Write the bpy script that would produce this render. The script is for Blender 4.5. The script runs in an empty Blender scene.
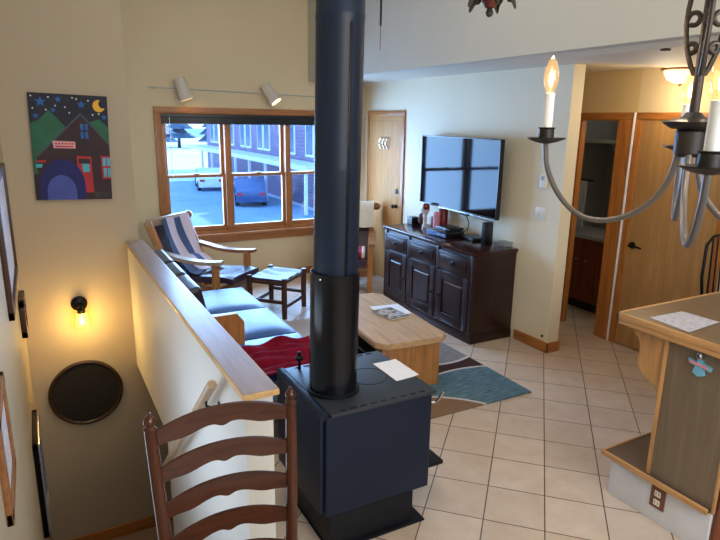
import bpy, bmesh, math, random
from mathutils import Vector, Matrix
random.seed(7)
PI = math.pi
C = bpy.context.scene.collection

# ------------------------------------------------------------------ materials
MATS = {}
def nodes(name):
    m = bpy.data.materials.new(name); m.use_nodes = True
    nt = m.node_tree; b = nt.nodes['Principled BSDF']
    return m, nt, b
def rgb(c):
    def f(v):
        v /= 255.0
        return v/12.92 if v <= .04045 else ((v+.055)/1.055)**2.4
    return (f(c[0]), f(c[1]), f(c[2]), 1)
def lk(nt, a, b): nt.links.new(a, b)
def coords(nt, scale=(1,1,1), world=False, rot=(0,0,0), loc=(0,0,0)):
    mp = nt.nodes.new('ShaderNodeMapping')
    if world:
        g = nt.nodes.new('ShaderNodeNewGeometry'); lk(nt, g.outputs['Position'], mp.inputs['Vector'])
    else:
        t = nt.nodes.new('ShaderNodeTexCoord'); lk(nt, t.outputs['Object'], mp.inputs['Vector'])
    mp.inputs['Scale'].default_value = scale; mp.inputs['Rotation'].default_value = rot; mp.inputs['Location'].default_value = loc
    return mp.outputs['Vector']
def noise(nt, vec, scale=5, detail=3, rough=.5, dist=0):
    n = nt.nodes.new('ShaderNodeTexNoise'); lk(nt, vec, n.inputs['Vector'])
    n.inputs['Scale'].default_value = scale; n.inputs['Detail'].default_value = detail
    n.inputs['Roughness'].default_value = rough; n.inputs['Distortion'].default_value = dist
    return n.outputs['Fac']
def ramp(nt, fac, stops):
    r = nt.nodes.new('ShaderNodeValToRGB'); lk(nt, fac, r.inputs['Fac'])
    e = r.color_ramp.elements
    while len(e) < len(stops): e.new(.5)
    for i, (p, c) in enumerate(stops): e[i].position = p; e[i].color = c
    return r.outputs['Color']
def bump(nt, b, h, strength=.2, dist=.01):
    n = nt.nodes.new('ShaderNodeBump'); n.inputs['Strength'].default_value = strength; n.inputs['Distance'].default_value = dist
    lk(nt, h, n.inputs['Height']); lk(nt, n.outputs['Normal'], b.inputs['Normal'])
def sc(c, k): return (min(1,c[0]*k), min(1,c[1]*k), min(1,c[2]*k), 1)

def plain(name, c, rough=.5, metal=0, var=.12, scale=9, bmp=0, spec=.5):
    m, nt, b = nodes(name); col = rgb(c)
    f = noise(nt, coords(nt), scale, 4)
    lk(nt, ramp(nt, f, [(.3, sc(col, 1-var)), (.7, sc(col, 1+var))]), b.inputs['Base Color'])
    b.inputs['Roughness'].default_value = rough; b.inputs['Metallic'].default_value = metal
    b.inputs['Specular IOR Level'].default_value = spec
    if bmp: bump(nt, b, noise(nt, coords(nt), scale*12, 3), bmp, .004)
    MATS[name] = m; return m
def wood(name, c, axis=0, dark=.55, rough=.4, scale=1.0, knots=False, spec=.5):
    m, nt, b = nodes(name); col = rgb(c)
    s = [14*scale]*3; s[axis] = 1.1*scale
    v = coords(nt, tuple(s))
    f = noise(nt, v, 2.2, 6, .62, .8)
    colr = ramp(nt, f, [(.28, sc(col, dark)), (.5, col), (.74, sc(col, 1.25))])
    if knots:
        w = nt.nodes.new('ShaderNodeTexVoronoi'); lk(nt, coords(nt, tuple(x*.22 for x in s)), w.inputs['Vector']); w.inputs['Scale'].default_value = 2.4
        k = ramp(nt, w.outputs['Distance'], [(.0, (.12,.12,.12,1)), (.07, (.5,.5,.5,1)), (.13, (1,1,1,1))])
        mx = nt.nodes.new('ShaderNodeMix'); mx.data_type = 'RGBA'; mx.blend_type = 'MULTIPLY'; mx.inputs['Factor'].default_value = .55
        lk(nt, colr, mx.inputs['A']); lk(nt, k, mx.inputs['B']); colr = mx.outputs['Result']
    lk(nt, colr, b.inputs['Base Color'])
    b.inputs['Roughness'].default_value = rough; b.inputs['Specular IOR Level'].default_value = spec
    bump(nt, b, f, .12, .003)
    MATS[name] = m; return m
def emit(name, c, strength):
    m, nt, b = nodes(name)
    b.inputs['Base Color'].default_value = rgb(c); b.inputs['Emission Color'].default_value = rgb(c)
    b.inputs['Emission Strength'].default_value = strength
    MATS[name] = m; return m
def glass(name, c=(255,255,255), alpha_mix=.06, rough=.02, glow=None):
    m, nt, b = nodes(name); nt.nodes.remove(b)
    out = nt.nodes['Material Output']
    t = nt.nodes.new('ShaderNodeBsdfTransparent'); t.inputs['Color'].default_value = rgb(c)
    g = nt.nodes.new('ShaderNodeBsdfGlossy'); g.inputs['Roughness'].default_value = rough
    mx = nt.nodes.new('ShaderNodeMixShader'); mx.inputs['Fac'].default_value = alpha_mix
    lk(nt, t.outputs[0], mx.inputs[1]); lk(nt, g.outputs[0], mx.inputs[2]); last = mx.outputs[0]
    if glow:
        e = nt.nodes.new('ShaderNodeEmission'); e.inputs['Color'].default_value = rgb(glow[0]); e.inputs['Strength'].default_value = glow[1]
        a = nt.nodes.new('ShaderNodeAddShader'); lk(nt, last, a.inputs[0]); lk(nt, e.outputs[0], a.inputs[1]); last = a.outputs[0]
    lk(nt, last, out.inputs['Surface']); MATS[name] = m; return m
def wallmat(name, c, var=.03):
    m, nt, b = nodes(name); col = rgb(c)
    v = coords(nt, world=True)
    lk(nt, ramp(nt, noise(nt, v, 1.3, 3), [(.3, sc(col, 1-var)), (.7, sc(col, 1+var))]), b.inputs['Base Color'])
    b.inputs['Roughness'].default_value = .62; b.inputs['Specular IOR Level'].default_value = .35
    bump(nt, b, noise(nt, v, 60, 4), .10, .004)
    MATS[name] = m; return m
def tilemat():
    m, nt, b = nodes('floor_tile')
    # rows run along the room's diagonal: rotate world coordinates by 45 degrees
    v = coords(nt, (1,1,1), True, (0,0,PI/4), (-.187+.307*20, -3.6746+.307*20, 0))
    br = nt.nodes.new('ShaderNodeTexBrick'); lk(nt, v, br.inputs['Vector'])
    br.offset = 0; br.squash = 1
    for k, val in (('Scale',1),('Mortar Size',.0034),('Mortar Smooth',.15),('Bias',0),('Brick Width',.307),('Row Height',.307)): br.inputs[k].default_value = val
    br.inputs['Color1'].default_value = rgb((214,196,178)); br.inputs['Color2'].default_value = rgb((202,182,162)); br.inputs['Mortar'].default_value = rgb((92,74,60))
    f = noise(nt, coords(nt, world=True), 7, 5, .6)
    mx = nt.nodes.new('ShaderNodeMix'); mx.data_type = 'RGBA'; mx.blend_type = 'MULTIPLY'; mx.inputs['Factor'].default_value = 1
    lk(nt, br.outputs['Color'], mx.inputs['A']); lk(nt, ramp(nt, f, [(.3,(.86,.83,.80,1)),(.7,(1,1,1,1))]), mx.inputs['B'])
    lk(nt, mx.outputs['Result'], b.inputs['Base Color'])
    b.inputs['Roughness'].default_value = .33
    inv = nt.nodes.new('ShaderNodeMath'); inv.operation = 'SUBTRACT'; inv.inputs[0].default_value = 1; lk(nt, br.outputs['Fac'], inv.inputs[1])
    bump(nt, b, inv.outputs[0], .35, .004)
    MATS['floor_tile'] = m
def stripemat(name, stops, axis=0, scale=1.0, rough=.85):
    m, nt, b = nodes(name)
    sp = nt.nodes.new('ShaderNodeSeparateXYZ'); lk(nt, coords(nt), sp.inputs[0])
    mu = nt.nodes.new('ShaderNodeMath'); mu.operation = 'MULTIPLY_ADD'; lk(nt, sp.outputs[axis], mu.inputs[0]); mu.inputs[1].default_value = scale; mu.inputs[2].default_value = .5
    r = nt.nodes.new('ShaderNodeValToRGB'); lk(nt, mu.outputs[0], r.inputs['Fac']); r.color_ramp.interpolation = 'CONSTANT'
    e = r.color_ramp.elements
    while len(e) < len(stops): e.new(.5)
    for i, (p, c) in enumerate(stops): e[i].position = p; e[i].color = rgb(c)
    lk(nt, r.outputs['Color'], b.inputs['Base Color']); b.inputs['Roughness'].default_value = rough; b.inputs['Specular IOR Level'].default_value = .2
    bump(nt, b, noise(nt, coords(nt), 180, 2), .25, .003)
    MATS[name] = m

wallmat('wall_cream', (222,202,164)); wallmat('wall_white', (234,221,191)); wallmat('wall_half_white', (222,220,212)); wallmat('wall_tan', (216,190,140))
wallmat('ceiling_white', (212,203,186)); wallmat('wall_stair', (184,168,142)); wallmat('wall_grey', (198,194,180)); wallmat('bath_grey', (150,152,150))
tilemat()
wood('trim_oak', (178,112,52), 0); wood('trim_oak_y', (178,112,52), 1); wood('trim_oak_z', (178,112,52), 2)
wood('window_oak', (168,110,62), 0, .7); wood('window_oak_z', (168,110,62), 2, .7)
wood('door_pine', (196,142,84), 2, .82, .5, spec=.12); wood('door_maple', (182,140,88), 2, .85, .4, .8)
wood('pine_y', (190,152,110), 1, .72, .4, .7, True); wood('pine_z', (180,122,66), 2, .6, .4, .7, True); wood('pine_x', (205,142,74), 0, .6, .4)
wood('cap_wood', (150,128,112), 1, .8, .3, spec=.9); wood('cap_edge', (216,176,118), 1, .72, .4)
wood('walnut_y', (44,23,21), 1, .5, .28); wood('walnut_z', (44,23,21), 2, .5, .32); wood('walnut_top', (54,29,28), 1, .6, .18)
wood('chair_oak_z', (74,37,22), 2, .5, .2); wood('chair_oak_x', (72,38,25), 0, .5, .2)
wood('arm_wood', (142,92,56), 0, .6, .35); wood('arm_wood_y', (150,98,58), 1, .6, .35); wood('arm_wood_z', (186,122,66), 2, .7, .35); wood('arm_pale', (176,150,120), 0, .8, .3)
wood('rustic_wood', (70,42,28), 2, .5, .4); wood('cabinet_red', (120,58,30), 2, .6, .4)
wood('bar_panel', (120,104,84), 2, .82, .4, .8); wood('bar_top', (118,98,76), 1, .85, .3); wood('bar_edge', (196,148,94), 0, .7, .4); wood('bar_edge_y', (196,148,94), 1, .7, .4); wood('bar_edge_z', (196,148,94), 2, .7, .4)
plain('ledge_brown', (84,68,58), .4, var=.06); plain('base_white', (216,218,222), .4, var=.05)
plain('stove_black', (15,28,49), .45, 0, .06, 20, .15, .3); plain('stove_dark', (8,12,20), .55, 0, .06, spec=.3); plain('pipe_black', (22,37,58), .4, 0, .05, spec=.35); plain('pipe_shield', (14,18,26), .22, .2, .05)
plain('stove_top', (40,45,52), .45, 0, .08, 20, .15); plain('slot_black', (3,3,4), .9)
plain('blue_sheen', (62,98,160), .42, 0, .16, 6, .2); plain('leather_dark', (40,34,44), .34, 0, .12, 8, .2); plain('leather_brown', (60,34,34), .36, 0, .15, 8, .2)  # first leather: the sky's blue reflection is put into its base colour
plain('leather_seat', (62,50,70), .42, 0, .15, 6, .2)
plain('blanket_red', (122,20,44), .92, 0, .25, 14, .5, .1); plain('throw_white', (222,212,196), .9, 0, .07, 20, .4, .1)
stripemat('blanket_stripe', [(0,(74,84,112)),(.27,(210,196,206)),(.52,(72,88,128)),(.73,(214,200,210)),(1.0,(214,200,210))], 0, 1/.5)
plain('iron', (54,50,48), .42, .6, .1, 30, .2); plain('iron_grey', (106,102,100), .4, .5, .08); plain('black_metal', (18,17,18), .35, .6, .05)
plain('chrome', (200,200,200), .18, 1, .03); plain('brass', (176,150,96), .28, 1, .05); plain('white_plastic', (232,228,216), .4, 0, .02)
plain('spot_white', (214,204,190), .4, 0, .03); plain('black_plastic', (13,13,15), .3, 0, .03); plain('screen_glass', (6,7,9), .05, 0, .0, spec=.13)
plain('paper', (238,236,238), .8, 0, .02); plain('paper_print', (200,196,204), .8, 0, .22, 40); plain('blind_black', (16,15,20), .35, 0, .1)
plain('candle_white', (238,240,240), .5, 0, .02, spec=.3); plain('mirror_reflection_grey', (44,43,41), .22, .0, .1); plain('mirror_rim', (66,46,26), .4, .3, .5, 60)
plain('magazine_edge', (236,230,218), .7); plain('silver_rope', (176,178,184), .3, .6, .4, 90)
m, nt, b = nodes('magazine_cover')
v = coords(nt); f = noise(nt, v, 16, 3, .5, .6)
lk(nt, ramp(nt, f, [(.36, rgb((52,54,60))),(.45, rgb((150,120,96))),(.54, rgb((190,186,184))),(.66, rgb((120,132,140)))]), b.inputs['Base Color']); b.inputs['Roughness'].default_value = .25; MATS['magazine_cover'] = m
emit('bulb_glow', (255,214,140), 14); emit('dome_glow', (255,226,170), 1.6); emit('spot_glow', (255,236,200), 9); emit('sconce_glow', (255,206,96), 12)
glass('window_glass', (235,245,255), .05); glass('bulb_glass', (255,236,206), .12, .05, ((255,205,140), .30)); glass('jar_glass', (255,240,200), .10, .1, ((255,196,80), 1.8)); glass('clear_glass', (225,230,235), .25, .08)
plain('snow', (232,238,246), .8, 0, .10, .12, spec=.1); plain('asphalt', (150,178,200), .8, 0, .12, .4, spec=.1)
m, nt, b = nodes('siding')
w = nt.nodes.new('ShaderNodeTexWave'); w.bands_direction = 'Z'; w.inputs['Scale'].default_value = 1.6; lk(nt, coords(nt), w.inputs['Vector'])
lk(nt, ramp(nt, w.outputs['Fac'], [(0, rgb((96,82,112))),(.2, rgb((126,108,138))),(1, rgb((140,120,150)))]), b.inputs['Base Color']); MATS['siding'] = m
plain('siding_pale', (196,206,220), .7); plain('ext_white', (240,242,248), .7); plain('ext_glass', (60,90,120), .1); plain('car_paint', (70,96,140), .25, .3); plain('tyre', (22,22,24), .8); plain('tail_red', (200,40,60), .4)
plain('fir', (62,96,120), .9, 0, .3, 3); plain('bark', (70,60,56), .9); plain('hill_blue', (150,178,206), .9, 0, .15, .05)
plain('pink', (226,150,164), .35); plain('red', (120,14,20), .35); plain('ceramic', (92,62,58), .25, 0, .35, 40); plain('skull_white', (206,190,190), .4, 0, .3, 40)
plain('rose_dark', (92,34,26), .5, 0, .2, 20); plain('leaf_dark', (48,44,34), .6, 0, .3, 30); plain('sky_accent', (120,186,214), .35)
plain('navy_paint', (16,18,40), .6); plain('green_paint', (30,96,66), .6, 0, .2); plain('maroon_paint', (50,22,28), .6, 0, .2); plain('roof_line', (70,74,84), .6)
plain('blue_paint', (30,96,166), .6); plain('yellow_paint', (230,176,40), .6); plain('red_paint', (176,36,44), .6); plain('cyan_paint', (70,170,190), .6); plain('pink_paint', (226,160,164), .6); plain('white_paint', (220,220,220), .6); plain('deep_blue', (14,18,96), .6); plain('periwinkle', (66,80,160), .6)
plain('copper_gold', (120,72,30), .3, .7, .2); plain('carpet', (150,126,108), .95, 0, .15, 60, .4)
plain('outlet_brown', (120,72,50), .5); plain('laminate_grey', (168,170,170), .35)
plain('basket', (128,100,76), .8, 0, .3, 60)
stripemat('patterned_cushion', [(0,(150,40,48)),(.2,(216,206,200)),(.42,(60,60,74)),(.55,(214,208,204)),(.72,(150,40,48)),(.9,(216,206,200))], 0, 1/.5)
# woven rug
def rugmat():
    m, nt, b = nodes('rug_pattern')
    sp = nt.nodes.new('ShaderNodeSeparateXYZ'); lk(nt, coords(nt, world=True), sp.inputs[0])
    X, Y = sp.outputs[0], sp.outputs[1]
    def mth(op, a, b_=None, c_=None):
        n = nt.nodes.new('ShaderNodeMath'); n.operation = op
        for i, q in enumerate((a, b_, c_)):
            if q is None: continue
            if isinstance(q, (int, float)): n.inputs[i].default_value = q
            else: lk(nt, q, n.inputs[i])
        return n.outputs[0]
    def circ(cx, cy):
        dx = mth('SUBTRACT', X, cx); dy = mth('SUBTRACT', Y, cy)
        return mth('SQRT', mth('ADD', mth('MULTIPLY', dx, dx), mth('MULTIPLY', dy, dy)))
    def mixc(fac, a, b_):
        x = nt.nodes.new('ShaderNodeMix'); x.data_type = 'RGBA'; lk(nt, fac, x.inputs['Factor'])
        for q, k in ((a,'A'),(b_,'B')):
            if isinstance(q, tuple): x.inputs[k].default_value = q
            else: lk(nt, q, x.inputs[k])
        return x.outputs['Result']
    def inside(d, r): return mth('LESS_THAN', d, r)
    cur = rgb((66,44,40))
    white = rgb((196,190,184))
    dA = circ(2.86, 2.66)       # teal disc, its lower part covered by the tan disc
    f = noise(nt, coords(nt, (2,18,1), True, (0,0,.2)), 5, 4)
    teal = ramp(nt, f, [(.3, rgb((60,88,104))), (.7, rgb((110,138,148)))])
    cur = mixc(inside(dA, .97), cur, white); cur = mixc(inside(dA, .945), cur, teal)
    dB = circ(2.05, 2.60)
    cur = mixc(inside(dB, .80), cur, white); cur = mixc(inside(dB, .775), cur, rgb((128,102,80)))
    dC = circ(2.95, 4.30)
    cur = mixc(inside(dC, .56), cur, white)
    grey = ramp(nt, f, [(.3, rgb((112,108,106))), (.7, rgb((150,146,142)))])
    cur = mixc(inside(dC, .53), cur, grey)
    dD = circ(2.1, 4.95)
    cur = mixc(inside(dD, .62), cur, white); cur = mixc(inside(dD, .59), cur, rgb((190,176,164)))
    lk(nt, cur, b.inputs['Base Color']); b.inputs['Roughness'].default_value = .95; b.inputs['Specular IOR Level'].default_value = .1
    bump(nt, b, noise(nt, coords(nt, world=True), 220, 2), .4, .004)
    MATS['rug_pattern'] = m
rugmat()

# ------------------------------------------------------------------ mesh builder
class MB:
    def __init__(s): s.bm = bmesh.new(); s.mats = []; s.mi = 0
    def m(s, name):
        if name not in s.mats: s.mats.append(name)
        s.mi = s.mats.index(name); return s
    def _tag(s, faces):
        for f in faces: f.material_index = s.mi; f.smooth = True
    def box(s, x0, x1, y0, y1, z0, z1, bev=0, rot=None, seg=2):
        n0 = len(s.bm.faces)
        tmp = bmesh.new(); bmesh.ops.create_cube(tmp, size=1)
        for v in tmp.verts: v.co = Vector((x0+(v.co.x+.5)*(x1-x0), y0+(v.co.y+.5)*(y1-y0), z0+(v.co.z+.5)*(z1-z0)))
        if bev: bmesh.ops.bevel(tmp, geom=tmp.edges[:], offset=bev, segments=seg, profile=.6, affect='EDGES', clamp_overlap=True)
        if rot is not None:
            c = Vector(((x0+x1)/2, (y0+y1)/2, (z0+z1)/2)) if not isinstance(rot, tuple) else Vector(rot[1])
            R = rot if not isinstance(rot, tuple) else rot[0]
            for v in tmp.verts: v.co = c + R @ (v.co-c)
        s.merge(tmp); return s
    def merge(s, tmp, M=None):
        vm = {}
        for v in tmp.verts: vm[v] = s.bm.verts.new(M @ v.co if M else v.co)
        for f in tmp.faces:
            try: nf = s.bm.faces.new([vm[v] for v in f.verts])
            except ValueError: continue
            nf.material_index = s.mi; nf.smooth = True
        tmp.free()
    def bar(s, a, b, w, h, bev=0, up=(0,0,1)):
        a, b = Vector(a), Vector(b); d = (b-a); L = d.length; d.normalize()
        u = Vector(up); x = d.cross(u)
        if x.length < 1e-4: x = d.cross(Vector((1,0,0)))
        x.normalize(); z = x.cross(d)
        tmp = bmesh.new(); bmesh.ops.create_cube(tmp, size=1)
        for v in tmp.verts: v.co = Vector((v.co.x*w, v.co.y*L, v.co.z*h))
        if bev: bmesh.ops.bevel(tmp, geom=tmp.edges[:], offset=bev, segments=2, profile=.6, affect='EDGES', clamp_overlap=True)
        M = Matrix.Translation((a+b)/2) @ Matrix((x, d, z)).transposed().to_4x4()
        s.merge(tmp, M); return s
    def tube(s, pts, r, n=12, closed=False, flat=1.0):
        pts = [Vector(p) for p in pts]; rr = r if isinstance(r, (list, tuple)) else [r]*len(pts)
        rings = []; N = len(pts)
        t0 = (pts[1]-pts[0]).normalized()
        ref = Vector((0,0,1)) if abs(t0.z) < .9 else Vector((1,0,0))
        x = t0.cross(ref).normalized()
        for i in range(N):
            if closed: t = (pts[(i+1) % N]-pts[i-1])
            else: t = pts[min(i+1, N-1)]-pts[max(i-1, 0)]
            t.normalize(); x = (x - t*x.dot(t)).normalized(); y = t.cross(x)
            rings.append([s.bm.verts.new(pts[i]+(x*math.cos(2*PI*k/n)+y*flat*math.sin(2*PI*k/n))*rr[i]) for k in range(n)])
        fs = []
        for i in range(N if closed else N-1):
            A, B = rings[i], rings[(i+1) % N]
            for k in range(n): fs.append(s.bm.faces.new((A[k], A[(k+1) % n], B[(k+1) % n], B[k])))
        if not closed:
            fs.append(s.bm.faces.new(rings[0][::-1])); fs.append(s.bm.faces.new(rings[-1]))
        s._tag(fs); return s
    def lathe(s, prof, c=(0,0,0), n=24, M=None):
        c = Vector(c); rings = []
        for r, z in prof:
            if r < 1e-5: rings.append([s.bm.verts.new((M @ Vector((0,0,z)) if M else Vector((0,0,z)))+c)])
            else:
                L = []
                for k in range(n):
                    p = Vector((r*math.cos(2*PI*k/n), r*math.sin(2*PI*k/n), z))
                    L.append(s.bm.verts.new((M @ p if M else p)+c))
                rings.append(L)
        fs = []
        for A, B in zip(rings, rings[1:]):
            if len(A) == 1 and len(B) == 1: continue
            if len(A) == 1:
                for k in range(n): fs.append(s.bm.faces.new((A[0], B[(k+1) % n], B[k])))
            elif len(B) == 1:
                for k in range(n): fs.append(s.bm.faces.new((A[k], A[(k+1) % n], B[0])))
            else:
                for k in range(n): fs.append(s.bm.faces.new((A[k], A[(k+1) % n], B[(k+1) % n], B[k])))
        for R in (rings[0], rings[-1]):
            if len(R) > 1:
                try: fs.append(s.bm.faces.new(R))
                except ValueError: pass
        s._tag(fs); return s
    def prism(s, poly, fn, t0, t1):
        # poly 2-D; fn(u, v, t) -> 3-D point
        A = [s.bm.verts.new(fn(u, v, t0)) for u, v in poly]; B = [s.bm.verts.new(fn(u, v, t1)) for u, v in poly]
        n = len(poly); fs = [s.bm.faces.new(A[::-1]), s.bm.faces.new(B)]
        for k in range(n): fs.append(s.bm.faces.new((A[k], A[(k+1) % n], B[(k+1) % n], B[k])))
        s._tag(fs); return s
    def slab(s, f, nu, nv, th=0.0):
        # a sheet f(u,v), given a thickness along its normal
        P = [[Vector(f(i/nu, j/nv)) for j in range(nv+1)] for i in range(nu+1)]
        def nrm(i, j):
            a = P[min(i+1,nu)][j]-P[max(i-1,0)][j]; b = P[i][min(j+1,nv)]-P[i][max(j-1,0)]
            q = a.cross(b); return q.normalized() if q.length > 1e-9 else Vector((0,0,1))
        T = [[s.bm.verts.new(P[i][j]) for j in range(nv+1)] for i in range(nu+1)]
        fs = [s.bm.faces.new((T[i][j], T[i+1][j], T[i+1][j+1], T[i][j+1])) for i in range(nu) for j in range(nv)]
        if th:
            Bt = [[s.bm.verts.new(P[i][j]-nrm(i,j)*th) for j in range(nv+1)] for i in range(nu+1)]
            fs += [s.bm.faces.new((Bt[i][j+1], Bt[i+1][j+1], Bt[i+1][j], Bt[i][j])) for i in range(nu) for j in range(nv)]
            for i in range(nu):
                fs.append(s.bm.faces.new((T[i+1][0], T[i][0], Bt[i][0], Bt[i+1][0]))); fs.append(s.bm.faces.new((T[i][nv], T[i+1][nv], Bt[i+1][nv], Bt[i][nv])))
            for j in range(nv):
                fs.append(s.bm.faces.new((T[0][j], T[0][j+1], Bt[0][j+1], Bt[0][j]))); fs.append(s.bm.faces.new((T[nu][j+1], T[nu][j], Bt[nu][j], Bt[nu][j+1])))
        s._tag(fs); return s
    def face(s, pts):
        f = s.bm.faces.new([s.bm.verts.new(p) for p in pts]); s._tag([f]); return s
    def build(s, name, parent=None, world=True, sharp=35):
        bmesh.ops.recalc_face_normals(s.bm, faces=s.bm.faces[:])
        if parent is not None and world:
            M = WM(parent).inverted()
            for v in s.bm.verts: v.co = M @ v.co
        me = bpy.data.meshes.new(name); s.bm.to_mesh(me); s.bm.free()
        for mm in s.mats: me.materials.append(MATS[mm])
        me.set_sharp_from_angle(angle=math.radians(sharp))
        o = bpy.data.objects.new(name, me); C.objects.link(o)
        if parent is not None: o.parent = parent
        return o
def WM(o):
    M = Matrix.LocRotScale(o.location, o.rotation_euler, o.scale)
    return WM(o.parent) @ M if o.parent else M
def thing(name, label, cat, loc=(0,0,0), rotz=0, group=None):
    o = bpy.data.objects.new(name, None); C.objects.link(o); o.empty_display_size = .1
    o.location = loc; o.rotation_euler = (0,0,rotz); o['label'] = label; o['category'] = cat
    if group: o['group'] = group
    return o
def tag(o, label, cat, group=None, origin=None):
    o['label'] = label; o['category'] = cat
    if group: o['group'] = group
    return o
def recentre(o):
    # move a one-mesh thing's origin to its base
    me = o.data; xs = [v.co for v in me.vertices]
    c = Vector((sum(v.x for v in xs)/len(xs), sum(v.y for v in xs)/len(xs), min(v.z for v in xs)))
    for v in me.vertices: v.co -= c
    o.location = c; return o
def struct(o): o['kind'] = 'structure'; return o
def dup(root, loc, rotz, label=None, group=None):
    r = root.copy(); C.objects.link(r); r.location = loc; r.rotation_euler = (0,0,rotz)
    if label: r['label'] = label
    if group: r['group'] = group
    for ch in list(root.children):
        c = ch.copy(); C.objects.link(c); c.parent = r
        for g in list(ch.children):
            d = g.copy(); C.objects.link(d); d.parent = c
    return r
def bx(mat, *a, **k): return MB().m(mat).box(*a, **k)
def RZ(a): return Matrix.Rotation(a, 3, 'Z')
def RX(a): return Matrix.Rotation(a, 3, 'X')
def RY(a): return Matrix.Rotation(a, 3, 'Y')

# ------------------------------------------------------------------ room shell
XT = 3.87; YW = 7.1; HI = 4.4; LO = 2.46; XL = -.215; YP = 5.65; XH = .67
f = MB().m('floor_tile')
for x0, x1, y0, y1 in ((XL, 6.3, -2.6, 2.3), (.70, 6.3, 2.3, 7.1)): f.box(x0, x1, y0, y1, -.2, 0)
struct(f.build('floor'))
struct(bx('carpet', XL, 2.4, 2.3, YP, -2.3, -2.1).build('floor_landing'))
st = MB().m('carpet')
for k in range(9): st.box(XL, XH-.002, 2.302+k*.27, 2.302+(k+1)*.27, -2.1, -.2*(k+1))
struct(st.build('trim_1'))                                            # the flight of steps
# window wall with its hole
WX0, WX1, WZ0, WZ1 = 1.29, 3.56, .63, 2.06
w = MB().m('wall_cream')
w.box(.65, WX0, YW, YW+.14, -.2, HI); w.box(WX1, 4.0, YW, YW+.14, -.2, HI); w.box(WX0, WX1, YW, YW+.14, -.2, WZ0); w.box(WX0, WX1, YW, YW+.14, WZ1, HI)
struct(w.build('wall_back'))
# television wall (closet door in it)
w = MB().m('wall_white'); w.box(XT, XT+.13, 3.575, YW+.14, -.02, LO+.1); struct(w.build('wall_right'))
# stair end wall carrying the painting, wraps the corner into the living room
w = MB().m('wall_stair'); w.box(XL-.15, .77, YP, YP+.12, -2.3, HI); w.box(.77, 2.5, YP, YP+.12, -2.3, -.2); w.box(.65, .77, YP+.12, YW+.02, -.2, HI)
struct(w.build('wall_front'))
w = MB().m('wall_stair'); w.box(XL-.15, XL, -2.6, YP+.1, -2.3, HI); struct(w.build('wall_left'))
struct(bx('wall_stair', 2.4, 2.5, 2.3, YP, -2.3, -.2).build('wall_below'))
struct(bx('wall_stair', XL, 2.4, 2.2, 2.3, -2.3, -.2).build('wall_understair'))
# half wall beside the stairs with its wooden cap
w = MB().m('wall_half_white'); w.box(XH, .79, 2.2, YP, -.3, .872); w.box(XH, .79, 2.3, 4.2, -2.1, -.3); struct(w.build('wall_half'))
cap = MB().m('cap_edge').box(.652, .812, 2.175, YP, .872, .898, .004); cap.m('cap_wood').box(.658, .806, 2.181, YP, .8982, .9005)
struct(cap.build('trim_2'))
# loft wall above the living room and the low ceiling behind it
struct(bx('wall_grey', 3.1, 3.22, -2.6, YW, LO-.002, HI).build('wall_upper'))
struct(bx('ceiling_white', 3.21, 6.4, -2.6, YW+.1, LO, LO+.1).build('ceiling'))
struct(bx('ceiling_white', XL-.15, 3.2, -2.6, YW+.1, HI, HI+.1).build('ceiling_vault'))
struct(bx('ceiling_white', 3.22, 6.3, 2.0, 3.1, LO-.035, LO).build('trim_3'))
# corridor wall with the two doors at the right
XC = 4.65
w = MB().m('wall_tan')
w.box(XC, XC+.06, 4.15, 7.2, -.02, LO+.05); w.box(XC, XC+.06, 3.7, 4.15, 2.045, LO+.05); w.box(XC, XC+.06, 3.54, 3.70, -.02, LO+.05)
w.m('wall_cream'); w.box(XC, XC+.12, 2.67, 3.54, 2.05, LO+.05); w.box(XC, XC+.12, 1.9, 2.67, -.02, LO+.05); w.box(XC, 6.3, 1.78, 1.9, -.02, LO+.05)  # paler colour on this section paints in the nearby ceiling lamp's light
struct(w.build('wall_corridor'))
struct(bx('wall_tan', XT, XC+.1, YW, YW+.14, -.02, LO+.05).build('wall_corridor_end'))
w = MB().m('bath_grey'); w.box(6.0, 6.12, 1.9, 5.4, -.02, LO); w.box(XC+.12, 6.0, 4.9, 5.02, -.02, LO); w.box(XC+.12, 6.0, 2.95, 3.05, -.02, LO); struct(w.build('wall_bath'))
struct(bx('wall_white', XL-.15, 6.4, -2.75, -2.6, -.2, HI).build('wall_rear'))
struct(bx('wall_white', 6.3, 6.42, -2.6, 1.9, -.02, LO+.1).build('wall_kitchen'))
# baseboards
b_ = MB().m('trim_oak_y').box(XT-.014, XT, 3.561, 3.99, 0, .095, .003); b_.box(XT-.014, XT+.144, 3.561, 3.575, 0, .095, .003); b_.box(XT+.13, XT+.144, 3.575, 3.9, 0, .095, .003)
b_.box(XT-.014, XT, 5.62, 6.02, 0, .095, .003)
struct(b_.build('baseboard_right'))
struct(bx('trim_oak', .77, XT, YW-.014, YW, 0, .09, .003).build('baseboard_back'))
struct(bx('trim_oak', XL, 2.4, YP-.02, YP, -2.1, -1.98, .003).build('baseboard_front'))
# corridor white trim strip between the doors
struct(bx('ext_white', XC-.032, XC, 3.535, 3.55, 0, 2.1, .002).build('trim_4'))

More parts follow.
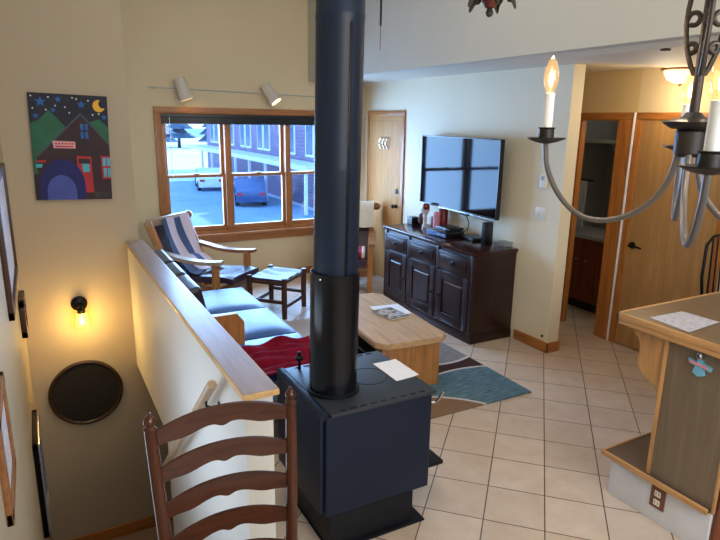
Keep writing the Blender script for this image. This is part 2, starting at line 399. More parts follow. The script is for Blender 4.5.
# --- window: three double-hung units in one oak casing
win = bpy.data.objects.new('window_1', None); C.objects.link(win); win.location = (2.42, YW, .5); struct(win)
c_ = MB().m('window_oak'); c_.box(1.225, 3.625, YW-.03, YW, 2.04, 2.11, .006); c_.m('window_oak_z').box(1.225, 1.295, YW-.03, YW, .62, 2.04, .006); c_.box(3.555, 3.625, YW-.03, YW, .62, 2.04, .006)
c_.m('window_oak').box(1.20, 3.65, YW-.07, YW, .60, .635, .006); c_.box(1.225, 3.625, YW-.025, YW, .515, .60, .006)
c_.build('window_casing', win)
c_ = MB().m('window_oak_z')
for x in (1.29, 2.015, 2.78, 3.525): 
    wd = .035 if x in (1.29, 3.525) else .065
    c_.box(x, x+wd, YW-.02, YW+.12, WZ0, WZ1, .004)
c_.m('window_oak').box(WX0, WX1, YW-.0, YW+.13, WZ0-.005, .665, .004); c_.box(WX0, WX1, YW, YW+.13, 2.03, WZ1+.004, .004)
c_.build('window_frame', win)
for (x0, x1) in ((1.325, 2.015), (2.08, 2.78), (2.845, 3.525)):
    for z0, z1, y in ((.66, 1.345, YW+.02), (1.315, 2.03, YW+.065)):
        s_ = MB(); fr = .035
        s_.m('window_oak_z').box(x0, x0+fr, y, y+.04, z0, z1, .004).box(x1-fr, x1, y, y+.04, z0, z1, .004)
        s_.m('window_oak').box(x0, x1, y-.001, y+.041, z0, z0+(.065 if z0 < 1 else fr), .004).box(x0, x1, y-.001, y+.041, z1-fr, z1, .004)
        so = s_.build('window_sash', win)
        bx('window_glass', x0+fr-.005, x1-fr+.005, y+.018, y+.022, z0+fr, z1-fr).build('pane', so)
    MB().m('brass').box((x0+x1)/2-.03, (x0+x1)/2+.03, YW+.0, YW+.022, 1.345, 1.362, .004).build('latch', win)
# raised black blind
bl = thing('window_blind', 'black slatted blind raised to the top of the oak window', 'blind', (2.42, YW-.02, 1.93))
b_ = MB().m('blind_black').box(1.30, 3.55, YW-.045, YW-.006, 1.99, 2.035, .004); b_.build('headrail', bl)
b_ = MB().m('blind_black')
for k in range(7): b_.box(1.305, 3.545, YW-.05, YW-.004, 1.925+k*.0095, 1.9343+k*.0095, .001)
b_.build('slats', bl)
MB().m('white_plastic').tube([(1.385, YW-.055, 2.0), (1.387, YW-.056, 1.7), (1.39, YW-.056, 1.33)], .004, 8).build('cord', bl)

# --- doors
def knob_set(parent, x, y, z, d=-1, mat='black_metal'):
    # round rose and knob on a face whose normal is -X
    k = MB().m(mat)
    k.lathe([(.0,0),(.028,0),(.028,.008),(.012,.012),(.012,.03),(.024,.04),(.026,.052),(.018,.062),(0,.064)], (x, y, z), 16, Matrix.Rotation(-PI/2, 3, 'Y'))
    return k.build('door_knob', parent)
d1 = bpy.data.objects.new('door_1', None); C.objects.link(d1); d1.location = (XT, 6.45, 0); struct(d1)
c_ = MB().m('trim_oak_z').box(XT-.018, XT, 6.03, 6.085, 0, 2.059, .004).box(XT-.018, XT, 6.86, 6.915, 0, 2.059, .004); c_.m('trim_oak_y').box(XT-.018, XT, 6.03, 6.915, 2.06, 2.115, .004)
c_.build('casing', d1)
dp = MB().m('door_pine').box(XT-.012, XT-.001, 6.085, 6.86, .01, 2.06); 
for y in (6.34, 6.60): dp.m('trim_oak_z').box(XT-.0135, XT-.012, y-.005, y+.005, 1.75, 2.0)
for y0, y1, z0, z1 in ((6.16, 6.80, 1.995, 2.003), (6.16, 6.166, .2, 2.0), (6.794, 6.80, .2, 2.0)): dp.m('trim_oak_z').box(XT-.0135, XT-.012, y0, y1, z0, z1)
dp.build('door_panel', d1)
knob_set(d1, XT-.012, 6.17, .98); 
MB().m('black_metal').lathe([(0,0),(.03,0),(.03,.014),(0,.018)], (XT-.012, 6.17, 1.16), 14, Matrix.Rotation(-PI/2, 3, 'Y')).build('deadbolt', d1)
for k, y in enumerate((6.38, 6.46, 6.54)):
    hk = MB().m('chrome').tube([(XT-.013, y, 1.80), (XT-.04, y, 1.78), (XT-.05, y+.012, 1.73), (XT-.03, y+.02, 1.69), (XT-.018, y+.012, 1.66)], .008, 8)
    hk.build('coat_hook', d1)
# bathroom opening
d2 = bpy.data.objects.new('door_2', None); C.objects.link(d2); d2.location = (XC, 3.92, 0); struct(d2)
c_ = MB().m('trim_oak_z').box(XC-.02, XC, 4.15, 4.20, 0, 2.039, .004).box(XC-.02, XC, 3.555, 3.645, 0, 2.039, .004).box(XC, XC+.06, 4.13, 4.152, 0, 2.045).box(XC-.012, XC+.06, 3.6455, 3.715, 0, 2.039, .003)
c_.m('trim_oak_y').box(XC-.02, XC, 3.555, 4.2, 2.04, 2.1, .004).box(XC, XC+.06, 3.7, 4.15, 2.03, 2.047)
c_.build('casing', d2)
# second corridor door
d3 = bpy.data.objects.new('door_3', None); C.objects.link(d3); d3.location = (XC, 3.08, 0); struct(d3)
c_ = MB().m('trim_oak_z').box(XC-.02, XC, 3.475, 3.535, 0, 2.039, .004).box(XC-.02, XC, 2.63, 2.69, 0, 2.039, .004); c_.m('trim_oak_y').box(XC-.02, XC, 2.63, 3.535, 2.04, 2.1, .004)
c_.build('casing', d3)
bx('door_maple', XC-.006, XC+.035, 2.69, 3.475, .012, 2.04, .002).build('door_panel', d3)
k = MB().m('black_metal').lathe([(0,0),(.03,0),(.03,.012),(.012,.016),(.012,.05),(0,.052)], (XC-.006, 3.415, .95), 16, Matrix.Rotation(-PI/2, 3, 'Y'))
k.tube([(XC-.05, 3.42, .95), (XC-.052, 3.37, .952), (XC-.05, 3.30, .945)], [.011,.01,.008], 10); k.build('lever_handle', d3)
hk = MB().m('chrome').tube([(XC-.007, 3.05, 1.98), (XC-.03, 3.05, 1.97), (XC-.035, 3.05, 1.93), (XC-.02, 3.05, 1.90)], .007, 8); hk.build('coat_hook', d3)

# ------------------------------------------------------------------ bathroom contents, seen through the doorway
t = thing('bathroom_vanity', 'reddish wooden vanity cabinet with grey top inside the dark doorway', 'vanity', (5.35, 4.35, 0))
bx('cabinet_red', 5.16, 5.62, 3.9, 4.85, .1, .80, .004).build('carcass', t)
bx('black_plastic', 5.2, 5.62, 3.93, 4.82, 0, .1).build('toe_kick', t)
for y0, y1 in ((3.93, 4.37), (4.40, 4.82)):
    d_ = MB().m('cabinet_red').box(5.142, 5.16, y0, y1, .14, .62, .004); 
    for q in range(5): d_.box(5.136, 5.143, y0+.06+q*.066, y0+.115+q*.066, .2, .56, .003)
    do = d_.build('door', t)
    MB().m('brass').lathe([(0,0),(.012,.004),(.014,.018),(0,.024)], (5.142, y1-.05 if y0 < 4 else y0+.05, .56), 12, Matrix.Rotation(-PI/2, 3, 'Y')).build('knob', do)
for y0, y1 in ((3.93, 4.37), (4.40, 4.82)): bx('cabinet_red', 5.142, 5.16, y0, y1, .65, .78, .004).build('drawer_front', t)
bx('laminate_grey', 5.12, 5.64, 3.88, 4.88, .80, .84, .006).build('countertop', t)
k = MB().m('chrome').tube([(5.5, 4.35, .84), (5.5, 4.35, 1.0), (5.44, 4.35, 1.03), (5.38, 4.35, .99)], .012, 10); k.build('faucet', t)
t = thing('wall_shelf', 'pale wall shelf on a diagonal bracket inside the dark doorway', 'shelf', (5.5, 4.6, 1.8))
bx('laminate_grey', 5.3, 5.95, 4.0, 4.9, 1.80, 1.83, .003).build('shelf_board', t)
MB().m('laminate_grey').bar((5.34, 4.3, 1.80), (5.62, 4.3, 1.42), .02, .04).bar((5.60, 4.3, 1.80), (5.60, 4.3, 1.4), .03, .03).build('bracket', t)
tw = MB().m('laminate_grey').slab(lambda u, v: (5.22+.01*math.sin(v*20), 4.48+.34*v, 1.40-.5*u), 8, 24, .02)
tag(recentre(tw.build('towel')), 'grey hanging towel behind the dark doorway', 'towel')
tr = thing('towel_bar', 'dark towel bar holding the grey towel inside the doorway', 'towel bar', (5.22, 4.6, 1.41))
MB().m('black_metal').tube([(5.215, 4.40, 1.41), (5.215, 4.88, 1.41)], .010, 10).build('bar', tr)
MB().m('black_metal').box(5.205, 5.26, 4.88, 4.9, 1.39, 1.43, .003).build('mount', tr)

# ------------------------------------------------------------------ stair side: painting, sconce, mirror, frames, handrail
t = thing('painting', 'tall canvas painting of a dark house under a starry night sky', 'painting', (.285, YP, 1.33))
PW, PH = .575, .845
def pp(u, v, d=0): return Vector((.010+.592*u-.021*v-.005*u*v, YP-.024-d, 2.176-.017*u-.866*v))
cv = MB().m('navy_paint')
q = [(-.005,-.005),(1.005,-.005),(1.005,1.005),(-.005,1.005)]
cv.prism([(0,0),(1,0),(1,1),(0,1)], lambda u, v, tt: pp(u, v, tt), -.0235, 0)
cv.build('canvas', t)
art = MB(); lay = [0]
def shp(mat, pts, dz=None):
    lay[0] += .00012
    art.m(mat).face([pp(u, v, .0006+lay[0]) for u, v in pts])
def ell(mat, cu, cv_, ru, rv, n=18, a0=0, a1=2*PI): shp(mat, [(cu+ru*math.cos(a0+(a1-a0)*k/n), cv_+rv*math.sin(a0+(a1-a0)*k/n)) for k in range(n if a1-a0 > 6.2 else n+1)])
shp('green_paint', [(.0,.28),(.12,.24),(.24,.15),(.36,.24),(.47,.33),(.47,.75),(.0,.75)])
shp('green_paint', [(.72,.26),(.88,.22),(1,.30),(1,.6),(.72,.6)])
shp('maroon_paint', [(.05,.60),(.64,.17),(1,.46),(1,1),(.05,1)])
for a, b2 in (((.05,.58),(.64,.165)), ((.64,.165),(1,.45))): shp('roof_line', [a, b2, (b2[0], b2[1]+.022), (a[0], a[1]+.022)])
def star(cu, cv_, r):
    shp('blue_paint', [(cu+(r if k % 2 == 0 else r*.42)*math.sin(k*PI/5), cv_-(r if k % 2 == 0 else r*.42)*math.cos(k*PI/5)*.68) for k in range(10)])
for a in ((.15,.08,.075),(.37,.05,.05),(.66,.09,.06),(.08,.21,.045),(.95,.20,.045),(.30,.15,.04)): star(*a)
for u, v in ((.04,.03),(.25,.035),(.55,.03),(.75,.05),(.21,.15),(.05,.14),(.88,.17),(.45,.12),(.5,.17),(.8,.18),(.97,.06),(.33,.11),(.60,.04)): ell('white_paint', u, v, .011, .008, 8)
ell('yellow_paint', .885, .095, .08, .058, 24); ell('navy_paint', .935, .075, .052, .042, 20)
# attic window, sign board, door, side window, shrub arch, light lettering-free scribble
for u0, u1 in ((.625,.665),(.685,.725)):
    for v0, v1 in ((.27,.33),(.345,.41)): shp('blue_paint', [(u0,v0),(u1,v0),(u1+.004,v1),(u0+.004,v1)])
shp('pink_paint', [(.26,.435),(.55,.44),(.55,.505),(.27,.505)])
for k in range(6): shp('red_paint', [(.29+k*.042,.455),(.315+k*.042,.455),(.315+k*.042,.468),(.29+k*.042,.468)])
shp('red_paint', [(.29,.482),(.52,.484),(.52,.495),(.29,.493)])
shp('red_paint', [(.555,.575),(.745,.58),(.76,.93),(.57,.93)]); shp('maroon_paint', [(.575,.60),(.725,.60),(.735,.65),(.58,.65)]); shp('cyan_paint', [(.62,.65),(.715,.65),(.72,.73),(.63,.73)])
shp('red_paint', [(.87,.57),(1,.575),(1,.80),(.88,.80)])
for u0, u1, v0, v1 in ((.895,.94,.59,.67),(.955,.995,.59,.67),(.905,.945,.69,.78),(.96,.997,.69,.78)): shp('cyan_paint', [(u0,v0),(u1,v0),(u1,v1),(u0,v1)])
ell('deep_blue', .36, .86, .29, .25, 22, PI, 2*PI); shp('deep_blue', [(.07,.86),(.65,.86),(.65,1),(.07,1)])
ell('periwinkle', .34, .92, .19, .16, 18, PI, 2*PI); shp('periwinkle', [(.15,.92),(.53,.92),(.53,1),(.15,1)])
shp('red_paint', [(.03,.62),(.16,.62),(.16,.64),(.03,.64)]); shp('cyan_paint', [(.03,.655),(.12,.655),(.10,.69),(.03,.69)])
for k in range(7):
    a = .76+k*.032; shp('roof_line', [(a,.92+.02*(k % 3)),(a+.008,.92),(a+.03,.985),(a+.022,.985)])
art.build('artwork', t)

t = thing('wall_sconce', 'dark round wall sconce with glowing glass jar above the oval mirror', 'sconce', (.232, YP, .36))
Ry = Matrix.Rotation(PI/2, 3, 'X')
MB().m('black_metal').lathe([(0,0),(.068,0),(.068,.012),(.05,.03),(.02,.036),(0,.036)], (.228, YP, .37), 24, Ry).build('wall_plate', t)
MB().m('black_metal').tube([(.23, YP-.03, .37), (.232, YP-.08, .37), (.234, YP-.10, .345)], .012, 10).lathe([(.0,.03),(.03,.028),(.034,.0),(.030,-.012),(0,-.012)], (.234, YP-.10, .318), 18).build('arm', t)
MB().m('jar_glass').lathe([(.028,.0),(.042,-.015),(.050,-.05),(.050,-.11),(.044,-.125),(.046,-.125),(.053,-.11),(.053,-.05),(.045,-.012),(.031,.0)], (.234, YP-.10, .306), 20).build('glass_shade', t)
MB().m('sconce_glow').lathe([(0,0),(.012,-.004),(.014,-.03),(.027,-.06),(.024,-.085),(0,-.098)], (.234, YP-.10, .305), 16).build('bulb', t)

t = thing('wall_mirror', 'round mirror with a painted dark reflection and thin bronze rim on the stair wall', 'mirror', (.21, YP, -.5))
MB().m('mirror_reflection_grey').lathe([(0,.012),(.285,.012),(.285,.0),(0,0)], (.212, YP-.001, -.49), 48, Ry).build('mirror_glass', t)  # flat grey stands in for the reflected dark stairwell
MB().m('mirror_rim').tube([(.212+.300*math.cos(a), YP-.014, -.49+.300*math.sin(a)) for a in [2*PI*k/64 for k in range(64)]], .017, 10, True).build('rim', t)

def frame_on_left(name, y0, y1, z0, z1, label, wmat, inner, d=.03, wd=.05, skew=0):
    t = thing(name, label, 'picture frame', (XL, (y0+y1)/2, z0))
    f_ = MB().m(wmat).box(XL, XL+d, y0, y1, z1-wd, z1, .004).box(XL, XL+d, y0, y1, z0, z0+wd, .004).box(XL, XL+d, y0, y0+wd, z0, z1, .004).box(XL, XL+d, y1-wd, y1, z0, z1, .004)
    f_.build('frame', t); bx(inner, XL+.001, XL+.012, y0+.01, y1-.01, z0+.01, z1-.01).build('picture', t); return t
frame_on_left('picture_frame', 3.75, 5.05, .86, 1.66, 'long brown wooden frame high on the left stair wall', 'rustic_wood', 'paper_print')
frame_on_left('picture_frame', 5.0, 5.36, .33, .62, 'small dark frame on the left stair wall in the corner beside the glowing sconce', 'rustic_wood', 'paper_print', .04, .05)
frame_on_left('picture_frame', 4.35, 4.95, -1.0, -.25, 'dark frame with silver rope edging low on the left stair wall', 'black_metal', 'silver_rope', .035, .035)
frame_on_left('picture_frame', 2.18, 2.62, .58, 1.00, 'wooden frame at the near end of the left stair wall', 'arm_wood_y', 'paper_print', .022, .05)

pf = [o for o in C.objects if o.get('label', '').startswith('dark frame with silver rope')][0]
rp = MB().m('silver_rope')
for y in (4.392, 4.908): rp.tube([(XL+.037, y, -.98+k*.0237) for k in range(31)], [.009+.003*(k % 2) for k in range(31)], 8)
for z in (-.958, -.292): rp.tube([(XL+.037, 4.40+k*.0248, z) for k in range(21)], [.009+.003*(k % 2) for k in range(21)], 8)
rp.build('rope_edging', pf)
t = thing('handrail', 'round wooden stair handrail bracketed to the half wall', 'handrail', (.605, 2.5, .8))
MB().m('arm_pale').tube([(.605, 2.48, .835), (.605, 2.49, .827), (.605, 4.6, -.965), (.605, 4.62, -.982)], [.019,.024,.024,.019], 16).build('rail', t)
for y in (2.62, 3.75):
    z = .827-(y-2.49)*.849
    MB().m('black_metal').tube([(.605, y, z-.02), (.606, y, z-.055), (.64, y, z-.07), (.671, y, z-.07)], .007, 8).lathe([(0,0),(.025,0),(.025,.006),(0,.008)], (.671, y, z-.07), 14, Matrix.Rotation(-PI/2, 3, 'Y')).build('bracket', t)

# ------------------------------------------------------------------ ladder-back chair in the foreground
ca = math.atan2(1.766-1.785, .701-.232)
t = thing('ladderback_chair', 'dark wooden ladder-back dining chair standing at the near end of the half wall', 'chair', (.457, 1.60, 0), ca)
def L(x, y, z): return Vector((x, y, z))
for sx in (-1, 1):
    top = L(sx*.231, .165, 1.055); bot = L(sx*.20, .10, .0); seatp = L(sx*.205, .105, .45)
    prof = [bot, L(sx*.202,.102,.2), seatp, L(sx*.218,.13,.75), top]
    p = MB().m('chair_oak_z').tube(prof, [.016,.02,.021,.0205,.019], 16)
    p.build('post', t, False)
    a = top
    fin = MB().m('chair_oak_z').lathe([(.019,-.004),(.021,.002),(.014,.008),(.011,.013),(.0185,.022),(.019,.030),(.012,.042),(.006,.048),(.007,.055),(0,.060)], a, 16); fin.build('finial', t, False)
def slat_z(u, rise): # u in -1..1
    return rise*(math.cos(u*PI/2)**1.3)
for k in range(5):
    zc = 1.024-.125*k; hw = .229-.0050*k
    yb = .160-.0135*k
    def top_e(u): return zc+.016+.040*(1-abs(u)**2.2)
    def bot_e(u):
        b = zc-.030+.028*(1-abs(u)**1.6)
        return b - .012*math.exp(-(u/.10)**2)*1.2 - .012*math.exp(-((abs(u)-.55)/.22)**2)
    n = 36; us = [-1+2*i/n for i in range(n+1)]
    sm = MB().m('chair_oak_x')
    def F(u, z, tt): return L(u*hw, yb+.030*(1-u*u)+tt, z)
    poly = [(u, top_e(u)) for u in us]+[(u, bot_e(u)) for u in us[::-1]]
    for tt0, tt1 in ((-.007, .007),):
        A = [[sm.bm.verts.new(F(u, z, tt)) for tt in (tt0, tt1)] for u in us for z in (top_e(u), bot_e(u))]
        for i in range(n):
            a0, b0, a1, b1 = A[2*i], A[2*i+1], A[2*i+2], A[2*i+3]
            fs = [sm.bm.faces.new((a0[0],b0[0],b1[0],a1[0])), sm.bm.faces.new((a0[1],a1[1],b1[1],b0[1])), sm.bm.faces.new((a0[0],a1[0],a1[1],a0[1])), sm.bm.faces.new((b0[0],b0[1],b1[1],b1[0]))]
            sm._tag(fs)
        sm._tag([sm.bm.faces.new((A[0][0],A[0][1],A[1][1],A[1][0])), sm.bm.faces.new((A[-2][0],A[-1][0],A[-1][1],A[-2][1]))])
    sm.build('slat', t, False, 50)
se = MB().m('basket').slab(lambda u, v: (-(.19+.03*v)+2*(.19+.03*v)*u, .10-.40*v, .455-.012*math.sin(PI*u)*math.sin(PI*v)), 12, 12, .03); se.build('seat', t, False)
for sx in (-1, 1): MB().m('chair_oak_z').tube([(sx*.215, -.30, 0), (sx*.218, -.30, .2), (sx*.218, -.30, .46)], [.016,.021,.021], 14).build('leg', t, False)
for a, b2 in (((-.215,-.30,.2),(.215,-.30,.2)),((-.215,-.30,.3),(.215,-.30,.3)),((-.186,.1,.22),(.186,.1,.22)),((-.215,-.3,.16),(-.187,.1,.16)),((.215,-.3,.16),(.187,.1,.16))):
    MB().m('chair_oak_x').tube([a, b2], .011, 10).build('rung', t, False)

# ------------------------------------------------------------------ wood stove and its pipe
t = thing('wood_stove', 'black steel wood stove on a pedestal beside the half wall', 'stove', (1.3, 2.45, 0))
bx('stove_dark', 1.045, 1.585, 2.165, 2.72, 0, .012, .003).build('base_plate', t)
bx('stove_dark', 1.05, 1.52, 2.184, 2.71, .012, .185, .006).build('pedestal', t)
bx('stove_black', 1.03, 1.61, 2.18, 2.73, .185, .705, .012, seg=3).build('body', t)
tp = MB().m('stove_top').box(1.05, 1.625, 2.165, 2.745, .705, .722, .006); 
for k in range(9):
    x = 1.10+k*.054; tp.m('slot_black').box(x, x+.034, 2.180, 2.194, .7218, .7228); tp.box(x, x+.034, 2.714, 2.728, .7218, .7228)
tp.build('top_plate', t)
MB().m('slot_black').tube([(1.40+.10*math.cos(a), 2.46+.10*math.sin(a), .722) for a in [2*PI*k/48 for k in range(48)]], .0015, 6, True).build('cooking_ring', t)
hs = MB().m('stove_black').box(1.008, 1.03, 2.20, 2.74, .2, .70, .006); hs.tube([(1.03, 2.19, .708), (1.03, 2.74, .708)], .024, 14); hs.build('rear_shield', t)
bx('stove_dark', 1.61, 1.80, 2.31, 2.62, .185, .21, .008).build('ash_lip', t)
dr = MB().m('stove_dark').box(1.61, 1.635, 2.22, 2.69, .25, .68, .008).build('door', t)
bx('screen_glass', 1.635, 1.637, 2.29, 2.62, .36, .60).build('door_glass', dr)
MB().m('chrome').tube([(1.635, 2.235, .62), (1.66, 2.22, .625), (1.672, 2.20, .66), (1.68, 2.19, .69)], [.006,.006,.009,.007], 10).build('door_handle', dr)
MB().m('stove_dark').lathe([(.008,0),(.008,.05),(.022,.055),(.024,.066),(.012,.076),(.009,.088),(.012,.096),(0,.1)], (1.12, 2.70, .722), 16).build('damper_knob', t)

t = thing('stove_pipe', 'tall black stove pipe rising from the wood stove to the ceiling', 'stove pipe', (1.178, 2.41, .722))
PX, PY = 1.178, 2.41
MB().m('pipe_black').lathe([(.104,.7235),(.104,1.78),(.1045,1.785),(.1045,1.80),(.104,1.805),(.104,2.40),(.1055,2.405),(.1055,2.43),(.104,2.435),(.104,HI)], (PX, PY, 0), 40).build('pipe', t)
sh = MB().m('pipe_shield')
sh.slab(lambda u, v: (PX+.118*math.cos(math.radians(100+215*u)), PY+.118*math.sin(math.radians(100+215*u)), .735+.585*v), 40, 6, .003); sh.build('pipe_shield', t)
MB().m('stove_dark').lathe([(.104,.7235),(.128,.7235),(.128,.736),(.106,.742)], (PX, PY, 0), 40).build('flue_collar', t)
MB().m('black_metal').box(PX-.006, PX+.006, PY-.107, PY-.1, 1.0, 2.39, .001).build('seam', t)
MB().m('chrome').lathe([(0,0),(.006,0),(.005,.004),(0,.004)], (PX-.105, PY-.058, 1.30), 8, Matrix.Rotation(-PI/2-.0, 3, 'Y')).build('rivet', t)

for ch_ in t.children:
    for v in ch_.data.vertices:
        v.co.x += .0112*max(0, v.co.z); v.co.y -= .0062*max(0, v.co.z)
# papers on the stove
def sheet(name, pts, z, mat, label, cat='paper', curl=.006, th=.0012):
    p = [Vector((a, b2, z)) for a, b2 in pts]
    f_ = MB().m(mat).slab(lambda u, v: (p[0]*(1-u)*(1-v)+p[1]*u*(1-v)+p[2]*u*v+p[3]*(1-u)*v)+Vector((0,0,th+curl*max(0,u-.6)**2*4)), 10, 10, th)
    o = f_.build(name); tag(recentre(o), label, cat); return o
sheet('paper_sheet', [(1.50,2.34),(1.64,2.35),(1.64,2.58),(1.50,2.585)], .7235, 'paper', 'white paper sheet lying on the wood stove top')

# ------------------------------------------------------------------ sofa behind the half wall
t = thing('sofa', 'long low sofa with grey leather cushions tinted by painted blue sky sheen behind the half wall', 'sofa', (1.25, 4.35, 0))
fr = MB().m('arm_wood_y').box(1.56, 1.62, 3.22, 5.48, .16, .27, .006).box(.86, .92, 3.22, 5.48, .16, .62, .006); fr.m('arm_wood').box(.9, 1.58, 3.22, 3.27, .16, .27, .004).box(.9, 1.58, 5.43, 5.48, .16, .27, .004)
fr.build('frame', t)
for y in (3.24, 5.40):
    for x in (.87, 1.55): bx('arm_wood_z', x, x+.06, y, y+.06, 0, .27, .004).build('leg', t)
def cushion(parent, x0, x1, y0, y1, z0, z1, mat, name='seat_cushion', puff=.03, wr=.006):
    cx, cy = (x0+x1)/2, (y0+y1)/2
    def f(u, v):
        e = (1-(2*u-1)**6)*(1-(2*v-1)**6)
        return (x0+(x1-x0)*u, y0+(y1-y0)*v, z1-puff*(1-e)-.0+wr*math.sin(u*9+cy*3+math.sin(v*5))*e*math.sin(v*PI))
    m_ = MB().m(mat).slab(f, 16, 16, z1-z0-puff)
    return m_.build(name, parent, True, 60)
cs = []
for y0, y1 in ((3.27, 4.02), (4.04, 4.72), (4.74, 5.43)):
    cs.append(cushion(t, .95, 1.655, y0, y1, .27, .435, 'blue_sheen'))
for y0, y1 in ((4.00, 4.42), (4.45, 4.86), (4.89, 5.40)):
    R = RY(-.20)
    m_ = MB().m('leather_dark').box(.90, 1.02, y0, y1, .43, .86, .035, (R, (.96, (y0+y1)/2, .43)), 4); m_.m('blue_sheen')
    m_.build('back_cushion', t, True, 60)
# wooden divider panel standing at the seat gap
pn = MB().m('arm_wood_z').prism([(.855,.27),(1.20,.27),(1.20,.60),(1.15,.665),(.855,.665)], lambda u, v, tt: Vector((u, tt, v)), 3.90, 3.95); pn.build('side_panel', t)
# red blanket thrown over the near seat
def bf(u, v):
    x = .97+.72*u; y = 3.18+.10*u+(.46-.1*u+.16*u)*v+.04*math.sin(u*5)*v
    z = .462+.020*math.sin(v*13+u*2)*math.sin(u*3+.5)+.014*math.sin(u*17+v*4)*v+.012*math.sin(v*27+u*9)
    if u > .93: z -= (u-.93)*2.2
    return (x, y, z+.012)
tag(recentre(MB().m('blanket_red').slab(bf, 40, 40, .012).build('blanket', None, True, 70)), 'rumpled dark red blanket spread over the near sofa seat', 'blanket')

# ------------------------------------------------------------------ leather armchairs
def make_armchair(label, loc, rz):
    t = thing('leather_armchair', label, 'armchair', loc, rz, 'wood framed leather armchairs')
    for s in (-1, 1):
        bx('arm_wood_z', s*.30-.03, s*.30+.03, -.36, -.30, 0, .60, .006).build('leg', t, False)
        MB().m('arm_wood_z').bar((s*.30, .30, 0), (s*.30, .26, .46), .055, .06, .006, (0,1,0)).build('leg', t, False)
        MB().m('arm_wood_z').bar((s*.30, .20, .38), (s*.30, .47, .95), .05, .075, .008, (0,1,0)).build('back_post', t, False)
        def af(u, v):
            y = -.42+.78*v
            z = .625-.025*math.sin(min(1,v/.7)*PI)*.8+.07*max(0, v-.62)**1.2*2
            wd = .036+.010*math.sin(v*PI)
            return (s*.315-wd+2*wd*u, y, z)
        MB().m('arm_pale' if s < 0 else 'arm_wood_y').slab(af, 4, 24, .035).build('armrest', t, False, 40)
        bx('arm_wood_y', s*.285-.02, s*.285+.02, -.34, .30, .24, .33, .004).build('side_rail', t, False)
    MB().m('arm_wood').box(-.29, .29, -.355, -.315, .22, .32, .004).build('front_rail', t, False)
    def sf(u, v):
        y = -.50+.80*v
        z = .450-.035*math.sin(PI*u)*math.sin(PI*min(1,v*1.1))-.05*v+.02*(1-(2*u-1)**8)
        return (-.262+.524*u, y, z-.03*max(0, .12-v)*6)
    MB().m('leather_seat').slab(sf, 16, 20, .07).build('seat', t, False, 50)
    def kf(u, v):
        z = .42+.50*v; y = .215+.235*v+.03*math.sin(PI*u)*math.sin(PI*v)
        return (-.275+.55*u, y, z)
    MB().m('leather_brown').slab(kf, 14, 14, .05).build('backrest', t, False, 50)
    MB().m('arm_pale').bar((-.33, .455, .935), (.31, .455, .935), .04, .085, .012).build('top_rail', t, False)
    MB().m('arm_wood').lathe([(0,0),(.03,.005),(.043,.03),(.046,.055),(.036,.085),(.02,.10),(0,.103)], (.31, .455, .938), 16, Matrix.Rotation(PI/2, 3, 'Y')).build('finial', t, False)
    return t
ac_loc, ac_rz = (1.498, 6.185, 0), math.radians(40.9)
arm1 = make_armchair('leather armchair in the window corner with a blue striped blanket over its back', ac_loc, ac_rz)
arm2 = dup(arm1, (3.24, 6.30, 0), math.radians(-30), 'leather armchair by the closet door with a white throw, half hidden behind the pipe')
# striped blanket over the first chair's back and seat
M1 = Matrix.Translation(ac_loc) @ Matrix.Rotation(ac_rz, 4, 'Z')
o = bpy.data.objects.new('x', None); bpy.data.objects.remove(o)
def sb(u, v):
    # v 0 top front .. 1 on the seat; drawn askew
    x = -.165+.44*u-.11*v*(1-.3*u)
    if v < .65:
        q = v/.65; z = .955-.42*q; y = .452-.012-.235*(.955-z)/.5-.045+.035*math.sin(PI*(x+.275)/.55)*math.sin(PI*q)
    else:
        q = (v-.65)/.35; z = .535-.105*min(1,q*1.6)+.012; y = .205-.04-.26*q
    return (x, y, z+.012*math.sin(u*9+v*4)+.004)
bo = MB().m('blanket_stripe').slab(sb, 30, 40, .012).build('striped_blanket', None, True, 70)
bo.location = ac_loc; bo.rotation_euler = (0,0,ac_rz); tag(bo, 'white and slate blue striped blanket draped over the corner armchair', 'blanket')
M2 = (3.24, 6.30, 0)
def wt(u, v):
    x = -.20+.53*u
    if v < .5: q = v/.5; z = .70+.29*q; y = .455-.165*(.985-z)/.4-.075
    else: q = (v-.5)/.5; z = .995-.25*q; y = .485+.03+.02*q
    if .42 < v < .58: z = .995+.006; y = .40+(v-.42)/.16*.105
    return (x, y, z+.006*math.sin(u*14))
wo = MB().m('throw_white').slab(wt, 18, 30, .014).build('white_throw', None, True, 70)
wo.location = M2; wo.rotation_euler = (0,0,math.radians(-30)); tag(wo, 'cream white throw folded over the back of the armchair by the closet door', 'throw')
cu = MB().m('patterned_cushion').box(-.22, .24, -.44, -.06, .455, .53, .03, None, 4).build('seat_pad', None, True, 60)
cu.location = M2; cu.rotation_euler = (0,0,math.radians(-30)); tag(cu, 'red and white patterned pad on the seat of the armchair by the closet door', 'cushion')

# ------------------------------------------------------------------ rustic leather stool
t = thing('footstool', 'rustic log footstool with a sagging dark leather top before the window', 'stool', (2.150, 5.77, 0), math.radians(42))
for sx in (-1, 1):
    for sy in (-1, 1): MB().m('rustic_wood').tube([(sx*.235, sy*.20, 0), (sx*.232, sy*.198, .2), (sx*.235, sy*.20, .43)], [.026,.029,.027], 12).build('leg', t, False)
    MB().m('rustic_wood').tube([(sx*.235, -.2, .17), (sx*.235, .2, .17)], .019, 10).build('stretcher', t, False)
    MB().m('rustic_wood').tube([(sx*.235, -.2, .37), (sx*.235, .2, .37)], .023, 10).build('seat_rail', t, False)
for sy in (-1, 1):
    MB().m('rustic_wood').tube([(-.235, sy*.2, .12), (.235, sy*.2, .12)], .019, 10).build('stretcher', t, False)
    MB().m('rustic_wood').tube([(-.235, sy*.2, .385), (.235, sy*.2, .385)], .02, 10).build('seat_rail', t, False)
